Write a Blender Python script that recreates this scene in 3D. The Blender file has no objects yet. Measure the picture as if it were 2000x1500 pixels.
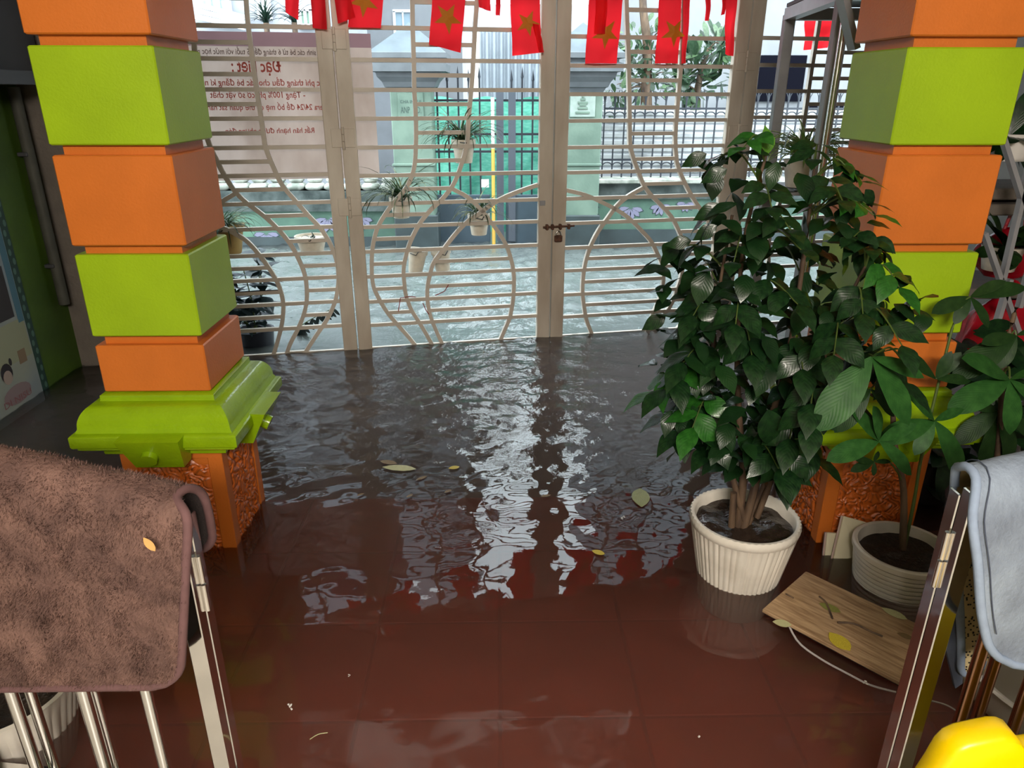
import bpy, math, random
import numpy as np
from mathutils import Vector, Matrix, noise

R = random.Random(7)
PI = math.pi
SC = bpy.context.scene
COL = SC.collection

# ------------------------------------------------------------------ camera
FPX, PITCH, ROLL, YAW, EYE = 1413.3, 0.3837, 0.0011, -0.0206, 1.5
_c, _s = math.cos(YAW), math.sin(YAW)
_cp, _sp = math.cos(PITCH), math.sin(PITCH)
_cr, _sr = math.cos(ROLL), math.sin(ROLL)
_r = Vector((_c, _s, 0)); _fh = Vector((-_s, _c, 0)); _z = Vector((0, 0, 1))
_fw = _fh * _cp - _z * _sp
_dn = -(_fh * _sp + _z * _cp)
_r2 = _r * _cr - _dn * _sr
_d2 = _r * _sr + _dn * _cr
cam = bpy.data.cameras.new('camera')
cam.sensor_width = 36.0
cam.lens = FPX / 2000 * 36
cam.clip_start = 0.02
camo = bpy.data.objects.new('camera', cam)
COL.objects.link(camo)
up = -_d2; back = -_fw
camo.matrix_world = Matrix(((_r2.x, up.x, back.x, 0), (_r2.y, up.y, back.y, 0), (_r2.z, up.z, back.z, EYE), (0, 0, 0, 1)))
SC.camera = camo
EYEV = Vector((0, 0, EYE))

def ray(u, v):
    return _fw + _r2 * ((u - 1000) / FPX) + _d2 * ((v - 750) / FPX)
def at(u, v, y):                       # measured photo point -> point on the frontal plane at depth y
    d = ray(u, v); return EYEV + d * (y / d.y)
def onz(u, v, z=0.0):
    d = ray(u, v); return EYEV + d * ((z - EYE) / d.z)
GN = math.hypot(1, .185)
GE = Vector((1, .185, 0)) / GN         # along the gate
GM = Vector((.185, -1, 0)) / GN        # gate normal, towards the house
GO = Vector((0, 4.497, 0))
def gsz(u, v, off=0.0):                # photo point -> (s, z) on the gate plane
    d = ray(u, v); n = GM
    t = ((GO + GM * off - EYEV).dot(n)) / d.dot(n)
    p = EYEV + d * t
    return ((p - GO).dot(GE), p.z)
def gp(s, z, off=0.0):
    return GO + GE * s + GM * off + Vector((0, 0, z))

# ------------------------------------------------------------------ view, world, lights
SC.view_settings.view_transform = 'Standard'
SC.view_settings.look = 'None'
SC.view_settings.exposure = 0.0
SC.view_settings.gamma = 1.0
SC.view_settings.use_curve_mapping = False
cy = SC.cycles
cy.use_denoising = True
cy.max_bounces = 8; cy.diffuse_bounces = 3; cy.glossy_bounces = 4
cy.transmission_bounces = 4; cy.transparent_max_bounces = 12; cy.volume_bounces = 3
cy.caustics_reflective = False; cy.caustics_refractive = False
cy.sample_clamp_indirect = 6.0

world = bpy.data.worlds.new('world'); SC.world = world
world.use_nodes = True
wn = world.node_tree; bg = wn.nodes['Background']
tc = wn.nodes.new('ShaderNodeTexCoord'); nz = wn.nodes.new('ShaderNodeTexNoise')
nz.inputs['Scale'].default_value = 2.5; nz.inputs['Detail'].default_value = 4
cr = wn.nodes.new('ShaderNodeValToRGB')
cr.color_ramp.elements[0].position = .3; cr.color_ramp.elements[0].color = (.66, .80, .85, 1)
cr.color_ramp.elements[1].position = .7; cr.color_ramp.elements[1].color = (.82, .92, .97, 1)
wn.links.new(tc.outputs['Generated'], nz.inputs['Vector'])
wn.links.new(nz.outputs['Fac'], cr.inputs['Fac'])
wn.links.new(cr.outputs['Color'], bg.inputs['Color'])
bg.inputs['Strength'].default_value = 8.5

def area(name, loc, target, size, power, col, sy=None):
    l = bpy.data.lights.new(name, 'AREA'); l.energy = power; l.color = col
    l.shape = 'RECTANGLE' if sy else 'SQUARE'; l.size = size
    if sy: l.size_y = sy
    o = bpy.data.objects.new(name, l); COL.objects.link(o); o.location = loc
    o.rotation_euler = (Vector(target) - Vector(loc)).to_track_quat('-Z', 'Y').to_euler()
    return o
area('porch_lamp', (0.1, -1.7, 2.45), (0.0, 2.4, .5), 1.3, 130, (1.0, .91, .80), .3)
area('added_wall_fill', (0.0, -1.0, 2.70), (0.0, -1.3, 0), 1.0, 26, (1.0, .92, .82), .4)  # unseen fill added so the steel rails reflect a bright back wall

# ------------------------------------------------------------------ materials
def lin(r, g, b):
    f = lambda c: (c / 255 / 12.92) if c <= 10 else ((c / 255 + .055) / 1.055) ** 2.4
    return (f(r), f(g), f(b), 1)
MATS = {}
def mat(name, col, rough=.6, metal=0.0, var=0.0, vscale=8.0, col2=None, bump=0.0, bscale=60.0, spec=.5, coat=0.0, detail=4.0, lo=.35, hi=.65, transl=0.0, stretch=None, trans_col=None):
    if name in MATS: return MATS[name]
    m = bpy.data.materials.new(name); m.use_nodes = True
    nt = m.node_tree; b = nt.nodes['Principled BSDF']
    b.inputs['Base Color'].default_value = col
    b.inputs['Roughness'].default_value = rough
    b.inputs['Metallic'].default_value = metal
    b.inputs['Specular IOR Level'].default_value = spec
    b.inputs['Coat Weight'].default_value = coat
    t = nt.nodes.new('ShaderNodeTexCoord'); src = t.outputs['Object']
    if stretch:
        mp = nt.nodes.new('ShaderNodeMapping'); mp.inputs['Scale'].default_value = stretch
        nt.links.new(src, mp.inputs['Vector']); src = mp.outputs['Vector']
    csock = None
    if var > 0 or col2:
        n = nt.nodes.new('ShaderNodeTexNoise'); n.inputs['Scale'].default_value = vscale; n.inputs['Detail'].default_value = detail
        nt.links.new(src, n.inputs['Vector'])
        ra = nt.nodes.new('ShaderNodeValToRGB')
        ra.color_ramp.elements[0].position = lo; ra.color_ramp.elements[1].position = hi
        c2 = col2 or tuple(min(1, c * (1 + var)) for c in col[:3]) + (1,)
        c1 = col if col2 else tuple(c * (1 - var) for c in col[:3]) + (1,)
        ra.color_ramp.elements[0].color = c1; ra.color_ramp.elements[1].color = c2
        nt.links.new(n.outputs['Fac'], ra.inputs['Fac']); nt.links.new(ra.outputs['Color'], b.inputs['Base Color'])
        csock = ra.outputs['Color']
    if bump > 0:
        n2 = nt.nodes.new('ShaderNodeTexNoise'); n2.inputs['Scale'].default_value = bscale; n2.inputs['Detail'].default_value = 3
        nt.links.new(src, n2.inputs['Vector'])
        bp = nt.nodes.new('ShaderNodeBump'); bp.inputs['Strength'].default_value = bump; bp.inputs['Distance'].default_value = .01
        nt.links.new(n2.outputs['Fac'], bp.inputs['Height']); nt.links.new(bp.outputs['Normal'], b.inputs['Normal'])
    if transl > 0:
        tr = nt.nodes.new('ShaderNodeBsdfTranslucent'); mx = nt.nodes.new('ShaderNodeMixShader'); mx.inputs[0].default_value = transl
        if trans_col: tr.inputs['Color'].default_value = trans_col
        elif csock: nt.links.new(csock, tr.inputs['Color'])
        else: tr.inputs['Color'].default_value = col
        out = nt.nodes['Material Output']
        nt.links.new(b.outputs[0], mx.inputs[1]); nt.links.new(tr.outputs[0], mx.inputs[2]); nt.links.new(mx.outputs[0], out.inputs['Surface'])
    MATS[name] = m
    return m

M_ORANGE = mat('orange_paint', lin(204, 110, 38), .42, var=.06, vscale=5, bump=.08, bscale=140)
M_GREEN = mat('lime_paint', lin(150, 182, 18), .40, var=.06, vscale=5, bump=.08, bscale=140)
M_GREENG = mat('lime_gloss_paint', lin(138, 172, 16), .22, var=.08, vscale=9, bump=.15, bscale=90)
M_RELIEF = mat('orange_relief', lin(196, 100, 36), .33, var=.10, vscale=20)
_nt = M_RELIEF.node_tree; _g = _nt.nodes.new('ShaderNodeNewGeometry'); _rp = _nt.nodes.new('ShaderNodeValToRGB')   # darker colour in the crevices of the relief
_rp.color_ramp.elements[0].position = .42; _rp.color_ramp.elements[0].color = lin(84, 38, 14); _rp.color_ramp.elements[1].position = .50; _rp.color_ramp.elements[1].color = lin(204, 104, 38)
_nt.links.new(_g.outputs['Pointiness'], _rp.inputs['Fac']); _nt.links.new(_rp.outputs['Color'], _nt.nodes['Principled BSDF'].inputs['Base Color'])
M_GATE = mat('cream_gate_paint', lin(204, 194, 182), .5, var=.08, vscale=6, bump=.06, bscale=80)
M_STILE = mat('weathered_gate_paint', lin(180, 166, 150), .5, col2=lin(212, 202, 188), vscale=5, bump=.08, bscale=70, stretch=(1, 1, .35))
M_RUST = mat('rusty_iron', lin(92, 62, 48), .6, metal=.4, var=.4, vscale=60)
M_IRON = mat('black_iron', lin(44, 48, 56), .5, metal=.3)
M_STEEL = mat('polished_steel', (.80, .79, .77, 1), .09, metal=1.0, bump=.02, bscale=30)
M_STEEL2 = mat('brushed_steel', (.72, .69, .65, 1), .22, metal=1.0)
M_GREYSTEEL = mat('grey_painted_steel', lin(150, 150, 154), .35, metal=.15, var=.1, vscale=10)
M_DKSTEEL = mat('dark_steel', lin(70, 70, 74), .5, metal=.3)
M_CONC = mat('grey_concrete', lin(104, 96, 88), .8, var=.12, vscale=9, bump=.2)
M_WHITEPOT = mat('white_glazed_ceramic', lin(232, 226, 214), .35, col2=lin(206, 198, 184), vscale=9, lo=.45, hi=.8)
M_HANGPOT = mat('cream_plastic', lin(205, 196, 180), .5, var=.08, vscale=30)
M_SOIL = mat('wet_mud', lin(46, 36, 30), .18, var=.3, vscale=25, bump=.5, bscale=35)
M_SOILD = mat('dark_soil', lin(40, 27, 21), .55, var=.4, vscale=50, bump=.8, bscale=90)
M_STEM = mat('woody_stem', lin(104, 82, 62), .7, col2=lin(60, 44, 34), vscale=30, stretch=(1, 1, .2), bump=.4, bscale=60)
M_GSTEM = mat('green_stem', lin(74, 92, 40), .5, var=.2)
M_BOARD = None
M_BLACK = mat('near_black', lin(16, 14, 16), .6)
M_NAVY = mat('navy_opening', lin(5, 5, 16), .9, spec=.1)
M_WHITE = mat('white_plastic', lin(222, 218, 212), .35, var=.04)
M_YELLOW = mat('yellow_plastic', lin(255, 214, 0), .32, var=.03)
M_RED = mat('red_plastic_bag', lin(170, 14, 34), .28, var=.2, vscale=12, bump=.5, bscale=20)

def leafmat(name, c1, c2, rough=.36, veins=9.0, coat=0.12):
    m = mat(name, c1, rough, col2=c2, vscale=6, coat=coat, transl=.12, spec=.36 if rough < .4 else .22)
    nt = m.node_tree; b = nt.nodes['Principled BSDF']
    # fine side veins as relief, laid out along the leaf's own UV
    uv = nt.nodes.new('ShaderNodeUVMap'); uv.uv_map = 'UVMap'
    sp = nt.nodes.new('ShaderNodeSeparateXYZ'); nt.links.new(uv.outputs[0], sp.inputs[0])
    ab = nt.nodes.new('ShaderNodeMath'); ab.operation = 'ABSOLUTE'; nt.links.new(sp.outputs['X'], ab.inputs[0])
    m1 = nt.nodes.new('ShaderNodeMath'); m1.operation = 'MULTIPLY_ADD'; nt.links.new(ab.outputs[0], m1.inputs[0]); m1.inputs[1].default_value = -.35; nt.links.new(sp.outputs['Y'], m1.inputs[2])
    m2 = nt.nodes.new('ShaderNodeMath'); m2.operation = 'MULTIPLY'; nt.links.new(m1.outputs[0], m2.inputs[0]); m2.inputs[1].default_value = veins * 2 * PI
    sn = nt.nodes.new('ShaderNodeMath'); sn.operation = 'SINE'; nt.links.new(m2.outputs[0], sn.inputs[0])
    bp = nt.nodes.new('ShaderNodeBump'); bp.inputs['Strength'].default_value = .08; bp.inputs['Distance'].default_value = .002
    nt.links.new(sn.outputs[0], bp.inputs['Height']); nt.links.new(bp.outputs['Normal'], b.inputs['Normal'])
    return m
M_LEAF = leafmat('dark_glossy_leaf', lin(12, 36, 17), lin(28, 60, 26))
M_LEAF2 = leafmat('mid_green_leaf', lin(30, 80, 24), lin(46, 104, 34))
M_LEAF3 = leafmat('fresh_green_leaf', lin(90, 140, 40), lin(70, 120, 34))
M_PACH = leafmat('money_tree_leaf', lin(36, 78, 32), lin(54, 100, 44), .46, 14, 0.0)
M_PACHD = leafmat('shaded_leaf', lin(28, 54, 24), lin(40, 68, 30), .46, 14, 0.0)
M_BLADE = mat('spider_plant_blade', lin(52, 74, 48), .45, col2=lin(190, 200, 160), vscale=14, lo=.5, hi=.75, transl=.3)
M_BLADED = mat('dark_blade', lin(24, 44, 34), .35, var=.3, vscale=20, transl=.2)
M_YLEAF = mat('yellow_fallen_leaf', lin(206, 186, 60), .5, var=.2, vscale=40, transl=.2)
M_PLEAF = mat('pale_fallen_leaf', lin(200, 200, 150), .5, var=.15, vscale=40, transl=.2)
M_BLEAF = mat('brown_fallen_leaf', lin(120, 98, 66), .6, var=.3, vscale=40)
M_OLEAF = mat('olive_fallen_leaf', lin(128, 130, 66), .45, var=.25, vscale=40)

# ------------------------------------------------------------------ mesh builder
class MB:
    def __init__(s): s.v = []; s.f = []; s.uv = {}
    def add(s, vs, fs):
        n = len(s.v); s.v += [Vector(p) for p in vs]; s.f += [tuple(i + n for i in f) for f in fs]; return n
    def box(s, c, size, rot=None, taper=None):
        x, y, z = (k / 2 for k in size); c = Vector(c)
        pts = [Vector((a * x, b * y, d * z)) for d in (-1, 1) for a, b in ((-1, -1), (1, -1), (1, 1), (-1, 1))]
        if rot is not None: pts = [rot @ p for p in pts]
        s.add([c + p for p in pts], [(3, 2, 1, 0), (4, 5, 6, 7), (0, 1, 5, 4), (1, 2, 6, 5), (2, 3, 7, 6), (3, 0, 4, 7)]); return s
    def bbox(s, c, size, bev, rot=None):           # chamfered box
        x, y, z = (k / 2 for k in size); c = Vector(c); b = min(bev, x * .9, y * .9, z * .9)
        rings = []
        for zz, ins in ((-z, b), (-z + b, 0), (z - b, 0), (z, b)):
            X, Y = x - ins, y - ins
            ring = [(-X + b, -Y), (X - b, -Y), (X, -Y + b), (X, Y - b), (X - b, Y), (-X + b, Y), (-X, Y - b), (-X, -Y + b)]
            rings.append([Vector((p[0], p[1], zz)) for p in ring])
        pts = [p for r in rings for p in r]
        if rot is not None: pts = [rot @ p for p in pts]
        fs = [tuple(reversed(range(8))), tuple(range(24, 32))]
        for k in range(3):
            for i in range(8):
                j = (i + 1) % 8; fs.append((k * 8 + i, k * 8 + j, k * 8 + 8 + j, k * 8 + 8 + i))
        s.add([c + p for p in pts], fs); return s
    def quad(s, a, b, c, d): s.add([a, b, c, d], [(0, 1, 2, 3)]); return s
    def sweep(s, pts, ring, upv=Vector((0, 0, 1)), cap=True, closed=True):
        """ring(i,t) -> list of 2D offsets (side, normal)"""
        n = len(pts); base = len(s.v); k = None
        for i, p in enumerate(pts):
            p = Vector(p)
            t = (Vector(pts[min(i + 1, n - 1)]) - Vector(pts[max(i - 1, 0)])).normalized()
            sd = t.cross(upv)
            if sd.length < 1e-4: sd = t.cross(Vector((1, 0, .01)))
            sd.normalize(); nn = sd.cross(t).normalized()
            rg = ring(i, i / max(1, n - 1)); k = len(rg)
            s.v += [p + sd * a + nn * b for a, b in rg]
        for i in range(n - 1):
            for j in range(k if closed else k - 1):
                j2 = (j + 1) % k; a = base + i * k
                s.f.append((a + j, a + j2, a + k + j2, a + k + j))
        if cap and closed:
            s.f.append(tuple(base + j for j in reversed(range(k)))); s.f.append(tuple(base + (n - 1) * k + j for j in range(k)))
        return s
    def tube(s, pts, r, seg=8, r2=None):
        r2 = r if r2 is None else r2
        def ring(i, t):
            q = r + (r2 - r) * t
            return [(q * math.cos(2 * PI * j / seg), q * math.sin(2 * PI * j / seg)) for j in range(seg)]
        return s.sweep(pts, ring)
    def bar(s, pts, a, b, upv=Vector((0, 0, 1))):
        return s.sweep(pts, lambda i, t: [(-a / 2, -b / 2), (a / 2, -b / 2), (a / 2, b / 2), (-a / 2, b / 2)], upv)
    def lathe(s, c, prof, seg=32, mod=None, capb=False, capt=False):
        c = Vector(c); base = len(s.v)
        for r, z in prof:
            for j in range(seg):
                a = 2 * PI * j / seg; rr = r if mod is None else mod(r, z, a)
                s.v.append(c + Vector((rr * math.cos(a), rr * math.sin(a), z)))
        for i in range(len(prof) - 1):
            for j in range(seg):
                j2 = (j + 1) % seg; a = base + i * seg
                s.f.append((a + j, a + j2, a + seg + j2, a + seg + j))
        if capb: s.f.append(tuple(base + j for j in reversed(range(seg))))
        if capt: s.f.append(tuple(base + (len(prof) - 1) * seg + j for j in range(seg)))
        return s
    def sqlathe(s, c, w, prof):              # square moulding: prof = (protrusion, z)
        c = Vector(c); base = len(s.v)
        for p, z in prof:
            h = w / 2 + p
            s.v += [c + Vector((-h, -h, z)), c + Vector((h, -h, z)), c + Vector((h, h, z)), c + Vector((-h, h, z))]
        for i in range(len(prof) - 1):
            for j in range(4):
                j2 = (j + 1) % 4; a = base + i * 4
                s.f.append((a + j, a + j2, a + 4 + j2, a + 4 + j))
        s.f.append(tuple(base + j for j in (3, 2, 1, 0))); n = base + (len(prof) - 1) * 4
        s.f.append((n, n + 1, n + 2, n + 3)); return s
    def prism(s, poly, dv):                  # planar polygon extruded by vector
        n = len(poly); dv = Vector(dv)
        s.add([Vector(p) for p in poly] + [Vector(p) + dv for p in poly],
              [tuple(range(n)), tuple(reversed(range(n, 2 * n)))] + [(i, i + n, (i + 1) % n + n, (i + 1) % n) for i in range(n)]); return s
    def grid(s, fn, nu, nv):
        base = len(s.v)
        for i in range(nu + 1):
            for j in range(nv + 1): s.v.append(Vector(fn(i / nu, j / nv)))
        for i in range(nu):
            for j in range(nv):
                a = base + i * (nv + 1) + j; s.f.append((a, a + nv + 1, a + nv + 2, a + 1))
        return s
    def mesh(s, name, smooth=None):
        me = bpy.data.meshes.new(name); me.from_pydata([tuple(p) for p in s.v], [], s.f); me.validate(clean_customdata=False); me.update()
        if smooth is not None:
            me.polygons.foreach_set('use_smooth', [True] * len(me.polygons))
            if smooth < 180: me.set_sharp_from_angle(angle=math.radians(smooth))
        return me

WL = {}                                       # world offset of each parent
def wloc(o):
    t = Vector((0, 0, 0))
    while o is not None: t += Vector(o.location); o = o.parent
    return t
def link(name, me, m, parent=None, loc=None):
    o = bpy.data.objects.new(name, me)
    if m is not None and me.materials is not None and len(me.materials) == 0: me.materials.append(m)
    COL.objects.link(o)
    if parent is not None:
        o.parent = parent; o.location = -wloc(parent)
    if loc is not None: o.location = loc
    return o
def obj(name, mb, m, parent=None, smooth=None, fix=True):
    me = mb.mesh(name, smooth)
    if fix:
        import bmesh
        bm = bmesh.new(); bm.from_mesh(me); bmesh.ops.recalc_face_normals(bm, faces=bm.faces); bm.to_mesh(me); bm.free()
    return link(name, me, m, parent)
def tag(o, label=None, cat=None, group=None, kind=None):
    if label: o['label'] = label
    if cat: o['category'] = cat
    if group: o['group'] = group
    if kind: o['kind'] = kind
    return o
def thing(name, loc, label, cat, group=None):
    o = bpy.data.objects.new(name, None); COL.objects.link(o); o.location = loc; o.empty_display_size = .05
    return tag(o, label, cat, group)
def struct(name, mb, m, smooth=None, parent=None):
    o = obj(name, mb, m, parent, smooth)
    if parent is None: o['kind'] = 'structure'
    return o
def rotm(d, upv=(0, 0, 1)):                   # matrix whose Y axis runs along d, Z roughly up
    y = Vector(d).normalized(); z = Vector(upv) - y * Vector(upv).dot(y)
    if z.length < 1e-4: z = Vector((0, 1, 0)) - y * y.y
    z.normalize(); x = y.cross(z)
    return Matrix((x, y, z)).transposed()
def catmull(pts, n=4):
    P = [Vector(p) for p in pts]; out = []
    for i in range(len(P) - 1):
        a, b, c, d = P[max(i - 1, 0)], P[i], P[i + 1], P[min(i + 2, len(P) - 1)]
        for k in range(n):
            t = k / n
            out.append(.5 * ((2 * b) + (c - a) * t + (2 * a - 5 * b + 4 * c - d) * t * t + (3 * b - a - 3 * c + d) * t ** 3))
    out.append(P[-1]); return out

# leaf templates: length 1 along +Y, upper side +Z, UV x across (-1..1), y along
def leaf_mesh(name, wid, peak, droop, fold, tip, segs=8, half=2, wave=0.0):
    vs, fs, uvs = [], [], []
    for i in range(segs + 1):
        t = i / segs
        w = wid * (math.sin(PI * min(1, t / peak) / 2) ** .8 if t < peak else max(0.0, math.cos(PI / 2 * (t - peak) / (1 - peak))) ** tip)
        if i == 0: w = .012
        y = t - .18 * droop * t ** 2.5; z = -droop * t * t * .5
        for j in range(-half, half + 1):
            q = j / half
            vs.append((w * q, y, z + fold * w * abs(q) - fold * .8 * w * q * q + wave * w * math.sin(t * 14 + 1.5 * q) * abs(q)))
            uvs.append((q, t))
    k = 2 * half + 1
    for i in range(segs):
        for j in range(k - 1):
            a = i * k + j; fs.append((a, a + 1, a + k + 1, a + k))
    me = bpy.data.meshes.new(name); me.from_pydata(vs, [], fs)
    ul = me.uv_layers.new(name='UVMap')
    for l in me.loops: ul.data[l.index].uv = uvs[l.vertex_index]
    me.polygons.foreach_set('use_smooth', [True] * len(me.polygons)); me.update()
    return me

# =================================================================== SETTING
WATER = 0.0; FLOOR = -0.22
YARD_L, YARD_R = -2.46, 3.0
# submerged floors: a low red-tiled step by the house, the deeper dark yard floor beyond it
STEP = -.13; SY = onz(800, 972, STEP).y
M_JOINT = mat('dark_tile_joint', lin(216, 104, 80), .8)
struct('floor', MB().box((.27, 3.6, FLOOR - .05), (5.6, 2.4, .06)), mat('dark_yard_floor', lin(52, 53, 56), .7, var=.1))
floor = struct('floor_step', MB().box((.27, (SY + .4) / 2, STEP - .0435), (5.6, SY - .4, .08)), M_JOINT)
M_TILE = mat('red_floor_tile', lin(240, 112, 84), .4, var=.10, vscale=3)
tm = MB().bbox((0, 0, 0), (.394, .394, .02), .004).mesh('tile'); tm.materials.append(M_TILE)
for i in range(13):
    for j in range(4):
        o = bpy.data.objects.new('tile', tm); COL.objects.link(o); o.parent = floor
        o.location = (-2.20 + i * .4, SY - .2 - j * .4, STEP - .011 + R.uniform(-.001, .001))
M_STREET = mat('grey_street', lin(96, 98, 98), .8, var=.1)
struct('street_floor', MB().box((0, 12.0, FLOOR - .05), (30, 14.6, .06)), M_STREET)
# porch slab the camera stands on
M_PTILE = mat('porch_tile', lin(206, 200, 190), .35, var=.08)
struct('porch_floor', MB().box((.27, -.75, -.12), (5.5, 3.7, .26)), M_PTILE)
M_CEIL = mat('white_ceiling', lin(222, 216, 206), .7, var=.04)
M_CANOPY = mat('dark_canopy_sheet', lin(74, 66, 62), .7, var=.15, vscale=3)
struct('ceiling', MB().box((.27, -.1, 2.80), (5.6, 4.9, .06)), M_CEIL)
cz = 2.72; hx0, hx1, hy0, hy1 = -1.5, .95, 3.40, 4.02          # yard canopy; unseen patchy sheet added for its pale reflection in the water
cn = MB().box((.27, (2.27 + hy0) / 2, cz), (5.6, hy0 - 2.27, .04)).box((.27, (hy1 + 4.97) / 2, cz), (5.6, 4.97 - hy1, .04))
cn.box(((-2.53 + hx0) / 2, (hy0 + hy1) / 2, cz), (hx0 + 2.53, hy1 - hy0, .04)).box(((3.07 + hx1) / 2, (hy0 + hy1) / 2, cz), (3.07 - hx1, hy1 - hy0, .04))
can = struct('ceiling_canopy', cn, M_CANOPY)
obj('added_reflection_sheet', MB().box(((hx0 + hx1) / 2, (hy0 + hy1) / 2, cz), (hx1 - hx0, hy1 - hy0, .006)), mat('patchy_reflection_sheet', lin(120, 116, 110), .5, col2=lin(206, 204, 198), vscale=2.6, lo=.42, hi=.62, transl=.7), can)
struct('wall_back', MB().box((.27, -2.5, 1.3), (5.6, .1, 3.0)), mat('cream_wall', lin(226, 220, 206), .7, var=.05))
struct('wall_right', MB().box((YARD_R + .05, 1.3, 1.25), (.1, 7.6, 3.0)), mat('dim_grey_wall', lin(96, 92, 86), .7, var=.1))
M_GWALL = mat('shaded_green_wall', lin(62, 90, 10), .55, col2=lin(46, 70, 8), vscale=3, bump=.15, bscale=30)  # green darkened to carry the shadow of the left corner
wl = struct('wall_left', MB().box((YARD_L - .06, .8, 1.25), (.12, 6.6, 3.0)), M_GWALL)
M_DKBROWN = mat('dark_brown_panel', lin(28, 21, 21), .6, var=.2, vscale=6)
struct('trim_1', MB().box((YARD_L + .08, 2.3, 2.08), (.2, 3.4, 1.0)).box((YARD_L + .12, 2.3, 1.56), (.26, 3.4, .06)), M_DKBROWN)
# concrete gate post at the far left and header over the gate
struct('wall_gatepost', MB().box((-2.33, 4.17, 1.25), (.26, .22, 3.0)), M_CONC)
struct('trim_2', MB().box((gp(-.1, 0, -.02)) + Vector((0, 0, 2.42)), (5.3, .12, .56), Matrix.Rotation(math.atan(.185), 3, 'Z')), M_CANOPY)

# =================================================================== FLOOD WATER
def build_water(name, label, side, smul):
    """side 'yard': porch edge to the gate line; 'alley': beyond the gate line"""
    x0, x1 = -4.2, 4.6
    xs = np.arange(x0, x1 + .001, .0165 if side == 'yard' else .03)
    if side == 'yard': ys = np.linspace(1.1, 4.497, 230)
    else:
        ys = [4.497]
        while ys[-1] < 13.0: ys.append(ys[-1] + .016 + .012 * max(0, ys[-1] - 4.5))
        ys = np.array(ys)
    rg = np.random.RandomState(5)
    def smooth(a, b, t): t = np.clip((t - a) / (b - a), 0, 1); return t * t * (3 - 2 * t)
    X, Y = np.meshgrid(xs, ys)
    Y = Y + .185 * X * (smooth(1.1, 4.3, Y) if side == 'yard' else 1)
    H = np.zeros_like(X)
    amp = .16 + .34 * smooth(1.9, 2.6, Y) + .55 * smooth(2.5, 3.6, Y) + 3.6 * smooth(4.55, 5.2, Y)
    for k in range(60):
        lam = math.exp(rg.uniform(math.log(.045), math.log(.30)))
        th = rg.normal(PI / 2, .8); ph = rg.uniform(0, 2 * PI)
        a = .0155 * lam / (2 * PI)
        H += amp * a * np.sin(2 * PI / lam * (X * math.cos(th) + Y * math.sin(th)) + ph + 1.4 * np.sin(X * rg.uniform(1, 4) + rg.uniform(0, 6)) + .8 * np.sin(Y * rg.uniform(1, 5) + rg.uniform(0, 6)))
    rings = [onz(*p) for p in ((825, 893), (1130, 870), (960, 990), (1010, 1030), (1150, 860), (1190, 1000), (840, 940), (560, 800), (720, 760), (900, 760), (1120, 780), (1240, 830), (640, 905), (1260, 940), (930, 1200), (1060, 1160), (870, 1215), (1110, 1110), (1000, 900))]
    rings += [Vector((rg.uniform(-1.5, 1.6), rg.uniform(2.7, 4.4), 0)) for _ in range(40)]
    if side == 'yard':
        for c in rings:
            d = np.hypot(X - c.x, Y - c.y); w = rg.uniform(.03, .12)
            H += .00042 * np.exp(-((d - w) / .05) ** 2) * np.sin(2 * PI * d / .03)
    ny, nx = X.shape
    v = np.stack([X, Y, H], -1).reshape(-1, 3)
    idx = np.arange(ny * nx).reshape(ny, nx)
    f = np.stack([idx[:-1, :-1], idx[:-1, 1:], idx[1:, 1:], idx[1:, :-1]], -1).reshape(-1, 4)
    zb = FLOOR - .01                                   # skirt and bottom close the body of water
    rim = list(idx[0, :]) + list(idx[1:, -1]) + list(idx[-1, -2::-1]) + list(idx[-2:0:-1, 0])
    low = [(v[i][0], v[i][1], zb) for i in rim]
    n0 = len(v); v = np.concatenate([v, np.array(low)])
    m = len(rim); faces = [tuple(q) for q in f.tolist()]
    for k in range(m):
        k2 = (k + 1) % m; faces.append((rim[k], n0 + k, n0 + k2, rim[k2]))
    faces.append(tuple(n0 + k for k in reversed(range(m))))
    me = bpy.data.meshes.new(name); me.from_pydata(v.tolist(), [], faces); me.update()
    me.polygons.foreach_set('use_smooth', [True] * len(f) + [False] * (len(faces) - len(f)))
    mt = bpy.data.materials.new('murky_water_' + side); mt.use_nodes = True; nt = mt.node_tree
    nt.nodes.remove(nt.nodes['Principled BSDF']); out = nt.nodes['Material Output']
    gl = nt.nodes.new('ShaderNodeBsdfGlossy'); gl.inputs['Roughness'].default_value = .02; gl.inputs['Color'].default_value = (1, 1, 1, 1)
    tr = nt.nodes.new('ShaderNodeBsdfTransparent')
    fr = nt.nodes.new('ShaderNodeFresnel'); fr.inputs['IOR'].default_value = 1.36
    mx = nt.nodes.new('ShaderNodeMixShader')
    t = nt.nodes.new('ShaderNodeTexCoord'); n = nt.nodes.new('ShaderNodeTexNoise'); n.inputs['Scale'].default_value = 30; n.inputs['Detail'].default_value = 3
    sp = nt.nodes.new('ShaderNodeSeparateXYZ'); nt.links.new(t.outputs['Object'], sp.inputs[0])
    mr = nt.nodes.new('ShaderNodeMapRange'); mr.inputs[1].default_value = 2.6; mr.inputs[2].default_value = 5.6; mr.inputs[3].default_value = .01; mr.inputs[4].default_value = .8
    nt.links.new(sp.outputs['Y'], mr.inputs[0])
    bp = nt.nodes.new('ShaderNodeBump'); bp.inputs['Distance'].default_value = .012
    nt.links.new(mr.outputs[0], bp.inputs['Strength']); nt.links.new(t.outputs['Object'], n.inputs['Vector']); nt.links.new(n.outputs['Fac'], bp.inputs['Height'])
    nt.links.new(bp.outputs['Normal'], gl.inputs['Normal']); nt.links.new(bp.outputs['Normal'], fr.inputs['Normal'])
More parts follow.
